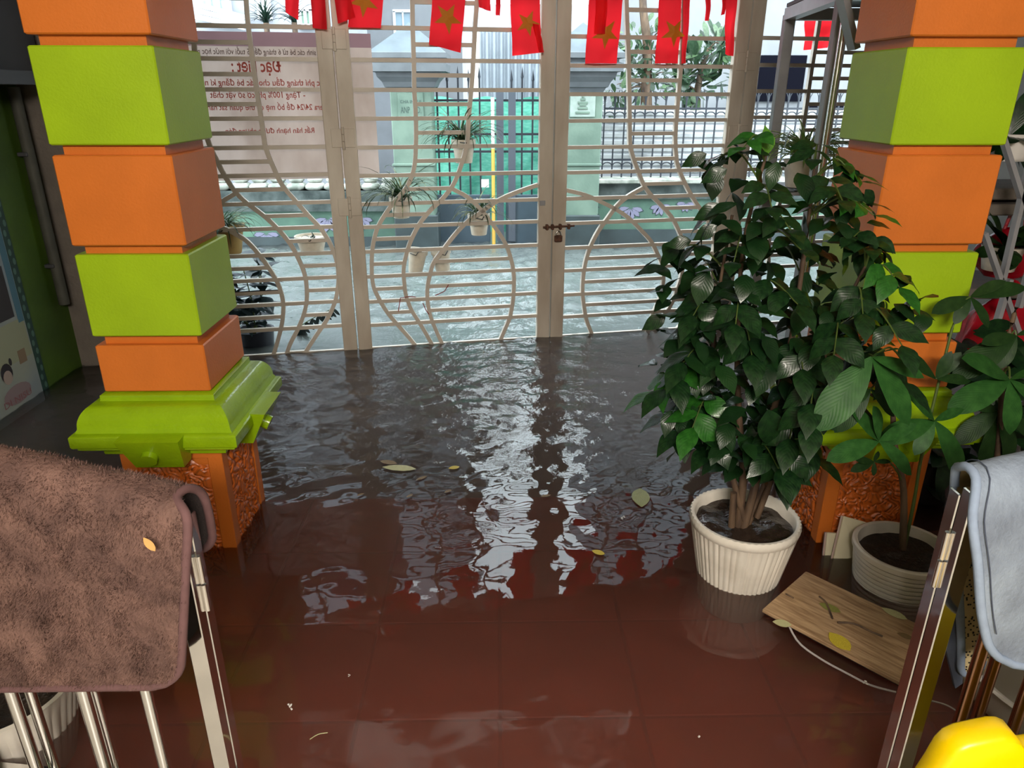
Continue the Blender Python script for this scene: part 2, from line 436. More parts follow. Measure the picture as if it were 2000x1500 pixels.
    nt.links.new(fr.outputs[0], mx.inputs[0]); nt.links.new(tr.outputs[0], mx.inputs[1]); nt.links.new(gl.outputs[0], mx.inputs[2])
    nt.links.new(mx.outputs[0], out.inputs['Surface'])
    vs = nt.nodes.new('ShaderNodeVolumeScatter'); va = nt.nodes.new('ShaderNodeVolumeAbsorption')
    if side == 'yard':
        vs.inputs['Color'].default_value = (1, .80, .74, 1); vs.inputs['Density'].default_value = 2.6
        va.inputs['Color'].default_value = (.22, .05, .0, 1); va.inputs['Density'].default_value = 2.6
    else:
        vs.inputs['Color'].default_value = (.97, 1, .95, 1); vs.inputs['Density'].default_value = 4.0
        va.inputs['Color'].default_value = (.0, .14, .14, 1); va.inputs['Density'].default_value = 3.6
    ad = nt.nodes.new('ShaderNodeAddShader'); nt.links.new(vs.outputs[0], ad.inputs[0]); nt.links.new(va.outputs[0], ad.inputs[1])
    nt.links.new(ad.outputs[0], out.inputs['Volume'])
    tag(link(name, me, mt), label, 'water', kind='stuff')
build_water('flood_water', 'red brown murky flood water covering the yard this side of the gate', 'yard', 1)
build_water('flood_water', 'grey green rain pitted flood water filling the alley beyond the gate', 'alley', 1)

# =================================================================== PILLARS
PW = .34
def pillar(cx, cyy, label, side):
    """side: +1 = the face towards +x is the one seen, -1 = towards -x"""
    p = thing('pillar', (cx, cyy, STEP), label, 'pillar', None)
    c = (cx, cyy, 0)
    core = MB().box((cx, cyy, 1.68), (PW - .05, PW - .05, 2.2)); obj('core', core, M_ORANGE, p)
    zs = [(.600, .757, 'o'), (.787, 1.045, 'g'), (1.071, 1.3305, 'o'), (1.358, 1.616, 'g'), (1.643, 1.90, 'o'), (1.93, 2.19, 'g'), (2.22, 2.48, 'o'), (2.51, 2.76, 'g')]
    for a, b, k in zs:
        blk = MB().bbox((cx, cyy, (a + b) / 2), (PW, PW, b - a), .004)
        o = obj('block', blk, M_GREEN if k == 'g' else M_ORANGE, p)
        o['label'] = 'lime green painted block' if k == 'g' else 'orange painted block'
    prof = [(-.002, .386), (.022, .386), (.028, .390), (.032, .418), (.030, .424), (.072, .424), (.080, .430), (.080, .438), (.090, .440), (.094, .446), (.094, .480), (.088, .486), (.078, .488), (.076, .494)]
    for k in range(9):
        a = k / 8 * PI / 2
        prof.append((.014 + .058 * math.cos(a), .500 + .074 * math.sin(a)))
    prof += [(.012, .578), (.012, .592), (.004, .596), (-.01, .600)]
    obj('moulding', MB().sqlathe(c, PW, prof), M_GREENG, p, 35)
    # plinth: recessed core, corner posts, top rail
    pl = MB().box((cx, cyy, (STEP + .386) / 2), (PW - .03, PW - .03, .386 - STEP))
    hz = (STEP + .386) / 2; hh = .386 - STEP
    for sx in (-1, 1):
        for sy in (-1, 1): pl.bbox((cx + sx * (PW / 2 - .025), cyy + sy * (PW / 2 - .025), hz), (.05, .05, hh), .003)
    for sx in (-1, 1):
        pl.box((cx + sx * (PW / 2 - .01), cyy, .372), (.02, PW - .06, .028)); pl.box((cx, cyy + sx * (PW / 2 - .01), .372), (PW - .06, .02, .028))
    obj('plinth', pl, M_ORANGE, p)
    def relief(face):
        def fn(u, v):
            q = (u - .5) * (PW - .10); top = .358 - (.0 if abs(q) < .05 else min(.03, (abs(q) - .05) * .9))
            z = STEP + .02 + v * (top - STEP - .02)
            e = min(u, 1 - u, (1 - v) * 2) * 14; e = min(1, max(0, e))
            s = Vector((q * 42, z * 42, 3.1 if face == 'f' else 9.7))
            w = Vector((noise.noise(s * .7), noise.noise(s * .7 + Vector((5, 0, 0))), 0)) * 1.4
            nn = 1 - abs(noise.noise(s + w)) * 2.4
            d = .006 + e * .011 * (1 - max(0, nn) ** 2)
            if face == 'f': return (cx + q, cyy - PW / 2 + .016 - d, z)
            return (cx + side * (PW / 2 - .016 + d), cyy + q, z)
        return MB().grid(fn, 84, 150)
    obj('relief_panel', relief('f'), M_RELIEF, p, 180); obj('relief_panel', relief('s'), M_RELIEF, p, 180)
    for nx, ny in ((0, -1), (side, 0)):      # keystone plate with a round boss on the moulding
        n = Vector((nx, ny, 0)); t = Vector((-ny, nx, 0))
        def P(a, d, z): return Vector((cx, cyy, z)) + t * a + n * (PW / 2 + d)
        f1 = [P(-.100, .138, .484), P(.100, .138, .484), P(.078, .078, .366), P(-.078, .078, .366)]
        b1 = [P(-.100, .02, .490), P(.100, .02, .490), P(.078, .02, .366), P(-.078, .02, .366)]
        mb = MB(); mb.add(f1 + b1, [(0, 1, 2, 3), (7, 6, 5, 4), (0, 4, 5, 1), (1, 5, 6, 2), (2, 6, 7, 3), (3, 7, 4, 0)])
        kp = obj('keystone_plate', mb, M_GREENG, p)
        cc = (f1[0] + f1[2]) / 2 + Vector((0, 0, -.006)); ax = (f1[1] - f1[0]).cross(f1[3] - f1[0]).normalized()
        if ax.dot(n) < 0: ax = -ax
        obj('boss', MB().tube([cc - ax * .004, cc + ax * .012, cc + ax * .016], .026, 20), M_GREENG, kp, 40)
    return p
pillar(-.9327 - PW / 2 + .002, 2.183 + PW / 2, 'square orange and lime green banded pillar behind the brown mat', 1)
pillar(1.1367 + PW / 2, 2.174 + PW / 2, 'square orange and lime green banded pillar behind the leafy potted tree', -1)

# =================================================================== GATE
TB = .022
def S(pts): return [gsz(u, v) for u, v in pts]
def zlist(u, vs): return [gsz(u, v)[1] for v in vs]
def interp(line, z):                         # line: list of (s,z) -> s at z, None when outside
    for (s0, z0), (s1, z1) in zip(line, line[1:]):
        if (z0 - z) * (z1 - z) <= 0 and z0 != z1: return s0 + (s1 - s0) * (z - z0) / (z1 - z0)
    return None
def fine(line): return [(p.x, p.y) for p in catmull([Vector((a, b, 0)) for a, b in line], 4)]

def gate_leaf(label, sl, sr, full, bars, halves, top=2.12, lw=.088, rw=.088):
    """sl,sr: s of the outer edges; full: z of full rails; bars: named polylines; halves: (bar, bar, zmin, zmax) zones with a half rail between full rails"""
    mid = gp((sl + sr) / 2, 0)
    g = thing('gate_leaf', (mid.x, mid.y, FLOOR + .03), label, 'gate', None)
    for s0, w in ((sl + lw / 2, lw), (sr - rw / 2, rw)):
        mb = MB(); rz = Matrix.Rotation(math.atan(.185), 3, 'Z')
        mb.bbox(gp(s0, (top + FLOOR + .03) / 2), (w - .004, .04, top - FLOOR - .03), .003, rz)
        o = obj('stile', mb, M_STILE, g)
    rz = Matrix.Rotation(math.atan(.185), 3, 'Z')
    def rail(s0, s1, z, h=TB, nm='rail'):
        mb = MB().box(gp((s0 + s1) / 2, z), (s1 - s0, TB, h), rz); return obj(nm, mb, M_GATE, g)
    rail(sl + lw - .004, sr - rw + .004, top - .04, .08, 'top_rail')
    rail(sl + lw - .004, sr - rw + .004, -.012, .03, 'bottom_rail')
    for z in full: rail(sl + lw - .004, sr - rw + .004, z)
    B = {k: fine(v) for k, v in bars.items()}
    for k, ln in B.items():
        up_ = GM
        mb = MB().bar([gp(a, b, .001) for a, b in ln], .024, .026, upv=up_)
        obj('curved_bar', mb, M_GATE, g)
    zz = sorted(full + [-.16, top - .04])
    for b0, b1, lo, hi in halves:
        for za, zb in zip(zz, zz[1:]):
            z = (za + zb) / 2
            if z < lo or z > hi: continue
            a = interp(B[b0], z) if b0 in B else (sl + lw if b0 == 'L' else sr - rw)
            b = interp(B[b1], z) if b1 in B else (sl + lw if b1 == 'L' else sr - rw)
            if a is None or b is None: continue
            if b - a > .02: rail(a, b, z)
    return g
def hinge(g, u, v, rot=0.0):
    s, z = gsz(u, v, .03); rz = Matrix.Rotation(math.atan(.185), 3, 'Z')
    h = obj('hinge', MB().bbox(gp(s - .035, z, .022), (.06, .006, .10), .002, rz).bbox(gp(s + .035, z, .022), (.06, .006, .10), .002, rz), M_STILE, g)
    obj('hinge_pin', MB().tube([gp(s, z - .06, .028), gp(s, z - .018, .028)], .009).tube([gp(s, z - .016, .028), gp(s, z + .02, .028)], .009).tube([gp(s, z + .022, .028), gp(s, z + .06, .028)], .009), M_STILE, h, 40)

def sx(u, v): return gsz(u, v)[0]
s12 = (sx(650, 440) + sx(668, 640) + sx(704, 672)) / 3
s12 = sx(691, 567); s23 = sx(1073, 600); s34 = sx(1452, 150)
# leaf 2 (between the broad stile and the padlock)
A2 = S([(804, -30), (805, 4), (806, 59), (808, 119), (809, 176), (812, 231), (812, 286), (808, 330), (793, 367), (766, 399), (741.5, 436), (731.6, 463), (727, 490), (726, 527), (729, 557), (739, 581), (756, 609), (776, 633), (798, 658), (814, 678)])
B2 = S([(933, -30), (931, 4), (927, 59), (924, 119), (920, 176), (915, 231), (912, 279), (898, 330), (884, 362), (865, 387), (840, 411), (820, 436), (803, 468), (793, 498), (788, 527), (790, 557), (793, 577), (803, 604), (818, 628), (830, 648), (847, 678)])
C2 = S([(1050, 361), (1012, 374), (981, 387), (954, 403), (941, 413), (917, 429), (897, 448), (880, 468), (865, 488), (847, 512), (840, 535), (835, 559), (835, 589), (841, 618), (852, 646), (866, 676)])
D2 = S([(884, 369), (912, 384), (931, 401), (944, 415), (958, 433), (973, 453), (988, 478), (998, 507), (1003, 535), (1003, 564), (1000, 596), (994, 623), (984, 646), (975, 668)])
F2 = zlist(1030, [59, 120, 176, 230, 284, 337, 390, 433, 479, 526, 573, 617])
g2 = gate_leaf('cream gate leaf with a broad left stile, between the hanging spider plants and the padlock', s12, s23, F2, {'A': A2, 'B': B2, 'C': C2, 'D': D2},
               [('A', 'B', -.02, 2.0), ('C', 'D', -.02, .62)])
# leaf 1 (beside the left pillar, banner behind)
A1 = S([(478, -30), (481, 0), (484, 40), (490, 90), (495, 130), (502, 180), (510, 230), (517, 280), (523, 300), (535, 329), (551, 361), (578, 393), (602, 420), (627, 447), (645, 476), (657, 508), (661, 540), (659, 567), (653, 593), (639, 623), (623, 647), (607, 671), (594, 692)])
B1 = S([(378, 60), (384, 150), (398, 240), (410, 285), (425, 316), (437, 340), (458, 372), (482, 396), (514, 420), (543, 447), (567, 476), (583, 505), (595, 535), (599, 561), (599, 588), (593, 615), (581, 644), (567, 671), (559, 694)])
C1 = S([(380, 425), (434, 444), (461, 457), (485, 473), (511, 503), (533, 535), (546, 561), (553, 588), (553, 615), (549, 641), (541, 671), (533, 696)])
E1 = S([(458, 379), (434, 393), (405, 412), (370, 440)])
D1 = S([(372, 470), (340, 520), (318, 570), (322, 620), (345, 690)])
F1 = zlist(600, [53, 116, 175, 231, 287, 341, 395, 444, 495, 543, 591, 639])
sl1 = GE.dot(Vector((-2.20, 4.497 - .185 * 2.2, 0)) - GO)
g1 = gate_leaf('cream gate leaf beside the left pillar with the faded banner behind it', sl1, s12 - .004, F1, {'A': A1, 'B': B1, 'C': C1, 'D': D1, 'E': E1},
               [('B', 'A', -.02, 1.62), ('L', 'A', 1.64, 2.0), ('L', 'C', .28, .40), ('D', 'C', -.02, .60)])
# leaf 3 (right of the padlock, half hidden by the potted tree)
A3 = S([(1222, -30), (1223, 22), (1227, 123), (1229, 238), (1230, 282), (1236, 308), (1244, 330), (1257, 362), (1272, 382), (1289, 399), (1311, 424), (1325, 451), (1331, 470), (1332, 503), (1331, 532), (1326, 552), (1316, 581), (1304, 604), (1287, 628), (1265, 660)])
B3 = S([(1334, -30), (1333, 22), (1329, 123), (1323, 198), (1318, 264), (1320, 308), (1325, 330), (1339, 362), (1356, 392), (1376, 421), (1388, 446), (1396, 480), (1396, 520), (1384, 560), (1366, 592), (1340, 622), (1310, 655)])
C3 = S([(1257, 366), (1228, 382), (1205, 401), (1186, 426), (1168, 451), (1154, 478), (1144, 507), (1139, 535), (1137, 564), (1139, 591), (1144, 621), (1151, 641), (1160, 664)])
D3 = S([(1104, 371), (1141, 380), (1171, 393), (1201, 408), (1228, 426), (1250, 448), (1270, 470), (1282, 493), (1292, 515), (1295, 542), (1292, 567), (1286, 589), (1278, 606), (1265, 640), (1255, 664)])
F3 = zlist(1112, [71, 128, 184, 236, 288, 337, 388, 436, 484, 528, 575, 618])
g3 = gate_leaf('cream gate leaf right of the padlock, partly behind the potted tree', s23 + .004, s34, F3, {'A': A3, 'B': B3, 'C': C3, 'D': D3},
               [('A', 'B', -.02, 2.0), ('C', 'D', -.02, .60), ('B', 'R', -.02, .62)])
A4 = S([(1606, -30), (1600, 34), (1583, 140), (1566, 252), (1548, 330), (1520, 400), (1502, 460), (1500, 520)])
F4 = zlist(1485, [74, 127, 178, 229, 280, 330, 380, 428, 476, 522, 566, 608])
sr4 = sx(1700, 240)
g4 = gate_leaf('cream gate leaf beside the right pillar behind the grey steel frame', s34 + .004, sr4, F4, {'A': A4}, [('A', 'R', .3, 1.95)])
for g, pts in ((g2, [(652, 76), (670, 270), (683, 405)]), (g3, [(1459, 120), (1442, 262)])):
    for u, v in pts: hinge(g, u, v)
# slide bolt and latch on the meeting stiles
sb, zb = gsz(1088, 443, .03)
bo = obj('slide_bolt', MB().tube([gp(sb - .09, zb, .035), gp(sb + .11, zb + .004, .035)], .007), M_RUST, g2, 40)
rzg = Matrix.Rotation(math.atan(.185), 3, 'Z')
for ds in (-.065, -.03, .02, .075):
    obj('bolt_bracket', MB().bbox(gp(sb + ds, zb, .03), (.016, .028, .034), .003, rzg), M_RUST, bo)
sp_, zp_ = gsz(1090, 463, .03)
pk = thing('padlock', gp(sp_, zp_, .035), 'small rusty padlock hanging from the slide bolt in the middle of the gate', 'padlock')
obj('body', MB().bbox(gp(sp_, zp_ - .008, .036), (.05, .022, .042), .005, rzg), M_RUST, pk)
obj('shackle', MB().tube([gp(sp_ + .016 * math.cos(a), zp_ + .012 + .026 * math.sin(a), .036) for a in [PI * k / 10 for k in range(11)]], .0045), M_STEEL2, pk, 60)
ps_, pz_ = gsz(1060, 397, .03)
obj('label_plate', MB().bbox(gp(ps_, pz_, .023), (.036, .004, .03), .001, rzg), M_GREYSTEEL, g2)

# =================================================================== LEAVES AS OBJECTS
LT = {}
def ltemp(kind, m):
    k = (kind, m.name)
    if k not in LT:
        a = {'ovate': ('leaf', .25, .36, .55, .38, 1.25, 10, 2, .06), 'ovate2': ('leaf', .29, .40, .8, .34, 1.05, 10, 2, .08), 'lance': ('leaf', .17, .58, .35, .25, .7, 10, 2, .03),
             'narrow': ('leaf', .10, .45, .5, .3, .8, 8, 1, 0), 'obov': ('leaf', .20, .62, .12, .25, .6, 6, 1, 0), 'flat': ('leaf', .22, .5, .03, .06, .6, 6, 1, .02)}[kind]
        me = leaf_mesh(*a); me.materials.append(m); LT[k] = me
    return LT[k]
def leaf(parent, kind, m, base, d, L, upv=(0, 0, 1), name='leaf', wscale=1.0):
    o = bpy.data.objects.new(name, ltemp(kind, m)); COL.objects.link(o)
    M = rotm(d, upv).to_4x4()
    M = Matrix.Translation(Vector(base)) @ M @ Matrix.Diagonal((L * wscale, L, L, 1))
    if parent is not None:
        o.parent = parent; M = Matrix.Translation(-wloc(parent)) @ M
    o.matrix_basis = M
    return o
def foliage(name, parent, specs):           # many leaves joined into ONE stuff part; specs: (kind, m, base, d, L, up)
    vs, fs, mi, ms = [], [], [], []
    uvs = []
    for kind, m, base, d, L, upv in specs:
        me = ltemp(kind, m)
        if m not in ms: ms.append(m)
        M = Matrix.Translation(Vector(base)) @ rotm(d, upv).to_4x4() @ Matrix.Scale(L, 4)
        n = len(vs); vs += [tuple(M @ v.co) for v in me.vertices]
        for p in me.polygons: fs.append(tuple(i + n for i in p.vertices)); mi.append(ms.index(m))
        uvs += [tuple(l.uv) for l in me.uv_layers[0].data]
    me = bpy.data.meshes.new(name); me.from_pydata(vs, [], fs)
    for m in ms: me.materials.append(m)
    me.polygons.foreach_set('material_index', mi); me.polygons.foreach_set('use_smooth', [True] * len(fs))
    ul = me.uv_layers.new(name='UVMap'); ul.data.foreach_set('uv', [c for q in uvs for c in q]); me.update()
    o = link(name, me, None, parent); o['kind'] = 'stuff'; return o
def blades(name, parent, c, n, L, m, seed, spread=1.0, w=.007, up0=.75):
    rr = random.Random(seed); vs, fs = [], []
    for k in range(n):
        az = rr.uniform(0, 2 * PI); el = rr.uniform(.35, 1.45) * up0 + .1; l = L * rr.uniform(.55, 1.1); ww = w * rr.uniform(.7, 1.2)
        p = Vector(c) + Vector((rr.uniform(-.02, .02), rr.uniform(-.02, .02), 0)); h = Vector((math.cos(az), math.sin(az), 0)); sd = Vector((-h.y, h.x, 0))
        a = el; sg = 7; b0 = len(vs); drp = rr.uniform(1.3, 2.9) * spread
        for i in range(sg + 1):
            t = i / sg; q = ww * (1 - t) ** .55 * (.6 + .4 * min(1, t * 4))
            up_ = Vector((0, 0, 1)) * math.cos(a) - h * math.sin(a)
            vs += [p - sd * q + up_ * q * .5, p, p + sd * q + up_ * q * .5]
            p = p + (h * math.cos(a) + Vector((0, 0, math.sin(a)))) * (l / sg); a -= drp / sg * (.5 + t)
        for i in range(sg):
            for j in range(2):
                q = b0 + i * 3 + j; fs.append((q, q + 1, q + 4, q + 3))
    me = bpy.data.meshes.new(name); me.from_pydata(vs, [], fs); me.polygons.foreach_set('use_smooth', [True] * len(fs)); me.update()
    o = link(name, me, m, parent); o['kind'] = 'stuff'; return o
def text(s, m, parent, M, size_w=None, height=None, name='lettering', bold=0.0, depth=.0004):
    cu = bpy.data.curves.new(name, 'FONT'); cu.body = s; cu.size = 1; cu.align_x = 'CENTER'; cu.align_y = 'CENTER'; cu.offset = bold; cu.extrude = 0; cu.resolution_u = 2
    tmp = bpy.data.objects.new(name + '_curve', cu); COL.objects.link(tmp)
    dg = bpy.context.evaluated_depsgraph_get(); me = bpy.data.meshes.new_from_object(tmp.evaluated_get(dg)); bpy.data.objects.remove(tmp)
    xs = [v.co.x for v in me.vertices]; ys = [v.co.y for v in me.vertices]
    w = max(xs) - min(xs); h = max(ys) - min(ys); cx = (max(xs) + min(xs)) / 2; cyy = (max(ys) + min(ys)) / 2
    sxx = (size_w / w) if size_w else (height / h); syy = (height / h) if height else sxx
    me.transform(M @ Matrix.Diagonal((sxx, syy, 1, 1)) @ Matrix.Translation((-cx, -cyy, 0)))
    me.name = name; me.materials.clear()
    o = link(name, me, m, parent); return o
def frame3(x, y, c):                         # 4x4 from local x, y directions and origin
    x = Vector(x).normalized(); y = Vector(y).normalized(); z = x.cross(y)
    M = Matrix((x, y, z)).transposed().to_4x4(); M.translation = Vector(c); return M

# =================================================================== THE ALLEY AND WHAT STANDS BEYOND IT
FY = 7.65
M_MURAL = mat('green_mural_wall', lin(84, 116, 98), .7, col2=lin(60, 84, 74), vscale=2.5, bump=.2, bscale=40)
M_MOSS = mat('mossy_dark_stone', lin(78, 86, 84), .8, col2=lin(36, 46, 44), vscale=7, bump=.4, bscale=30)
M_DADO = mat('wet_dark_plinth', lin(48, 58, 60), .5, var=.2, vscale=6)
M_PALE = mat('pale_render', lin(140, 142, 148), .8, var=.06, vscale=2)
M_PALE2 = mat('pale_cream_render', lin(188, 180, 168), .8, var=.06, vscale=2)
M_PALE3 = mat('grey_white_render', lin(128, 130, 134), .8, var=.10, vscale=2)
M_STONEW = mat('white_coping_stone', lin(176, 176, 168), .7, col2=lin(110, 116, 106), vscale=9, bump=.3, bscale=30)
M_CELADON = mat('celadon_paint', lin(110, 130, 116), .65, col2=lin(88, 108, 96), vscale=4, bump=.15, bscale=40)
M_ROOFGREY = mat('blue_grey_cap', lin(78, 88, 95), .55, var=.15, vscale=6)
M_ROOFGREY2 = mat('grey_capital', lin(92, 96, 100), .65, var=.15, vscale=6)
M_SHEET = mat('galvanised_sheet', lin(136, 142, 150), .45, metal=.3, var=.12, vscale=3)
M_SHEETW = mat('white_sheet', lin(176, 178, 180), .6, col2=lin(124, 126, 126), vscale=4, lo=.5, hi=.75)
M_NET = mat('green_shade_net', lin(84, 170, 146), .7, col2=lin(120, 196, 174), vscale=14, stretch=(1, 1, 3), transl=.35)
M_FLOWER = mat('purple_petal_paint', lin(118, 116, 138), .7)
M_FLOWERL = mat('dark_outline_paint', lin(44, 54, 60), .7)
M_GLASSB = mat('pale_window_glass', lin(150, 170, 182), .15, spec=.6)
M_FRAMEW = mat('white_window_frame', lin(206, 208, 212), .5)
M_SHUT = mat('pale_green_shutter', lin(150, 184, 160), .6)

def facing_wall(name, u0, u1, vtop, y, m, zb=FLOOR, th=.2, kind='structure', ztop=None):
    a = at(u0, vtop, y); b = at(u1, vtop, y); zt = ztop if ztop is not None else (a.z + b.z) / 2
    mb = MB().box(((a.x + b.x) / 2, y + th / 2, (zt + zb) / 2), (b.x - a.x, th, zt - zb))
    return struct(name, mb, m), a.x, b.x, zt
# low mural walls left and right of the gateway
wA, xa0, xa1, ztA = facing_wall('wall_far_left', -500, 770, 373, FY, M_MURAL)
zq = at(600, 412, FY).z
obj('coping_band', MB().box(((xa0 + xa1) / 2, FY + .06, (ztA + zq) / 2), (xa1 - xa0, .20, ztA - zq)), M_MOSS, wA)
obj('plinth_band', MB().box(((xa0 + xa1) / 2, FY + .08, .02), (xa1 - xa0, .20, .14)), M_DADO, wA)
n = 0
xx = at(300, 360, FY).x
while xx < xa1 - .1:
    w_ = .19
    mb = MB().bbox((xx + w_ / 2, FY + .08, ztA + .035), (w_ - .02, .2, .07), .022).bbox((xx + w_ / 2, FY + .10, ztA + .10), (w_ - .05, .12, .06), .02)
    obj('coping_stone', mb, M_STONEW, wA, 60); xx += w_
wB, xb0, xb1, ztB = facing_wall('wall_far_right', 1160, 2600, 350, FY, M_MURAL)
zq2 = at(1300, 388, FY).z
obj('stone_band', MB().box(((xb0 + xb1) / 2, FY + .07, (ztB - .03 + zq2) / 2), (xb1 - xb0, .20, ztB - zq2 - .03)), M_MOSS, wB)
obj('ledge', MB().bbox(((xb0 + xb1) / 2, FY + .06, ztB - .01), (xb1 - xb0, .30, .045), .008), M_STONEW, wB)
obj('plinth_band', MB().box(((xb0 + xb1) / 2, FY + .08, .06), (xb1 - xb0, .20, .2)), M_DADO, wB)
def painted_flower(parent, u, v, r, seed):
    rr = random.Random(seed); c = at(u, v, FY - .004)
    mbp, mbo = MB(), MB()
    for k in range(6):
        a = PI * (.08 + .84 * k / 5) + PI + rr.uniform(-.1, .1); d = Vector((math.cos(a), 0, math.sin(a))); s = Vector((-d.z, 0, d.x))
        for q, mb, yy in ((1.12, mbo, -.001), (1.0, mbp, -.003)):
            pts = [c + d * r * .12 + Vector((0, yy, 0))] + [c + d * (r * (.15 + .85 * t) * (q if t == 1 else 1)) + s * w_ * r * .17 * q + Vector((0, yy, 0)) for t, w_ in ((.4, -.9), (.75, -1), (1, 0), (.75, 1), (.4, .9))]
            mb.add(pts, [tuple(range(6))])
    obj('painted_outline', mbo, M_FLOWERL, parent); obj('painted_petals', mbp, M_FLOWER, parent)
for i, (u, v, r) in enumerate(((1145, 398, .13), (1232, 405, .13), (1290, 400, .11), (1155, 346, .12), (1340, 395, .1))): painted_flower(wB, u, v, r, i)
for i, (u, v, r) in enumerate(((640, 425, .15), (520, 455, .13), (800, 450, .14), (705, 425, .12))): painted_flower(wA, u, v, r, 20 + i)

def gateway_pillar(u0, u1, label, emblem):
    y = FY - .12
    a = at(u0, 300, y); b = at(u1, 300, y); w = b.x - a.x; cx = (a.x + b.x) / 2; cyy = y + w / 2
    Z = lambda v: at(cx, v, y).z if False else at((u0 + u1) / 2, v, y).z
    p = thing('gateway_pillar', (cx, cyy, FLOOR), label, 'pillar', None)
    obj('shaft', MB().bbox((cx, cyy, (FLOOR + Z(178)) / 2), (w, w, Z(178) - FLOOR), .01), M_CELADON, p)
    obj('plinth', MB().bbox((cx, cyy, (FLOOR + Z(420)) / 2), (w + .05, w + .05, Z(420) - FLOOR), .01), M_DADO, p)
    obj('joint_band', MB().bbox((cx, cyy, Z(322)), (w + .03, w + .03, .03), .008), M_CELADON, p)
    obj('capital', MB().sqlathe((cx, cyy, 0), w, [(.0, Z(180)), (.02, Z(172)), (.04, Z(170)), (.06, Z(160)), (.10, Z(150)), (.11, Z(142)), (.16, Z(140)), (.16, Z(124)), (.12, Z(122)), (.12, Z(116)), (.17, Z(114)), (.17, Z(104)), (.15, Z(102))]), M_ROOFGREY2, p)
    h = w / 2 + .16; zt, zb_ = Z(40), Z(103)
    c = Vector((cx, cyy, 0))
    obj('pyramid_cap', MB().add and (lambda mb: (mb.add([c + Vector((-h, -h, zb_)), c + Vector((h, -h, zb_)), c + Vector((h, h, zb_)), c + Vector((-h, h, zb_)), c + Vector((0, 0, zt))], [(3, 2, 1, 0), (0, 1, 4), (1, 2, 4), (2, 3, 4), (3, 0, 4)]), mb)[1])(MB()), M_ROOFGREY, p)
    zc = Z(205)
    pl = obj('plaque', MB().bbox((cx, y - .008, zc), (w * .62, .016, .22), .004), M_CELADON if not emblem else mat('pale_plaque', lin(150, 164, 156), .6, var=.1, vscale=20), p)
    if emblem:
        mb = MB()
        for k, (ww, zz) in enumerate(((.14, -.07), (.10, -.03), (.07, .0), (.10, .02), (.05, .05), (.02, .075))): mb.bbox((cx, y - .02, zc + zz), (ww, .012, .022), .003)
        obj('emblem', mb, M_CELADON, pl)
    else:
        ink = mat('faded_dark_lettering', lin(58, 74, 70), .7)
        text('ANP   AD.', ink, pl, frame3((1, 0, 0), (0, 0, 1), (cx, y - .018, zc - .045)), size_w=w * .5, height=.06)
        text('CHA IN BUI', ink, pl, frame3((1, 0, 0), (0, 0, 1), (cx, y - .018, zc + .03)), size_w=w * .5, height=.03)
    return p, cx, w
gpL, gxl, gwl = gateway_pillar(768, 846, 'celadon gateway pillar with pyramid cap and lettered plaque across the alley', False)
gpR, gxr, gwr = gateway_pillar(1096, 1173, 'celadon gateway pillar with pyramid cap and emblem plaque across the alley', True)

# iron double gate between the gateway pillars
Y2 = FY + .18
ig = thing('iron_gate', at(970, 470, Y2), 'dark iron picket gate with slate panels between the two pyramid capped pillars', 'gate')
def vbar(nm, u, v0, v1, wd, y, m, par, spear=False):
    a, b = at(u, v0, y), at(u, v1, y); mb = MB().box((a.x, y, (a.z + b.z) / 2), (wd, wd, abs(a.z - b.z)))
    if spear:
        z = max(a.z, b.z); mb.add([(a.x - .014, y, z), (a.x, y - .008, z), (a.x + .014, y, z), (a.x, y + .008, z), (a.x, y, z - .06), (a.x, y, z + .10)], [(0, 1, 5), (1, 2, 5), (2, 3, 5), (3, 0, 5), (1, 0, 4), (2, 1, 4), (3, 2, 4), (0, 3, 4)])
    return obj(nm, mb, m, par)
for i, u in enumerate(range(852, 1092, 21)):
    if 955 < u < 995: continue
    vbar('picket', u, 150 + (6 if i % 2 else 0), 388, .018, Y2, M_IRON, ig, True)
for u in (976, 1000): vbar('gate_post', u, 180, 470, .075, Y2, mat('slate_steel', lin(84, 90, 100), .45, metal=.3), ig)
for v in (196, 262, 296, 340):
    a, b = at(848, v, Y2), at(1094, v, Y2); obj('cross_rail', MB().box(((a.x + b.x) / 2, Y2, a.z), (b.x - a.x, .02, .022)), M_IRON, ig)
M_SLATE = mat('slate_panel', lin(60, 74, 84), .4, var=.08)
for u0, u1 in ((848, 958), (988, 1094)):
    a, b = at(u0, 380, Y2), at(u1, 474, Y2); obj('steel_panel', MB().bbox(((a.x + b.x) / 2, Y2, (a.z + b.z) / 2 - .05), (b.x - a.x, .03, a.z - b.z + .1), .006), M_SLATE, ig)
a, b = at(940, 350, Y2 - .03), at(955, 366, Y2 - .03)
obj('paper_notice', MB().box(((a.x + b.x) / 2, Y2 - .03, (a.z + b.z) / 2), (b.x - a.x, .004, a.z - b.z)), M_WHITE, ig)
yp = thing('marker_pole', at(962, 470, Y2 - .12), 'thin yellow and white pole standing in front of the green netting', 'pole')
pz = at(962, 190, Y2 - .12); pm = at(962, 290, Y2 - .12); pb = at(962, 470, Y2 - .12)
obj('white_section', MB().tube([(pz.x, pz.y, pz.z), (pz.x, pz.y, pm.z)], .018), M_WHITE, yp); obj('yellow_section', MB().tube([(pz.x, pz.y, pm.z), (pz.x, pz.y, FLOOR)], .018), mat('ochre_paint', lin(206, 164, 70), .5), yp)
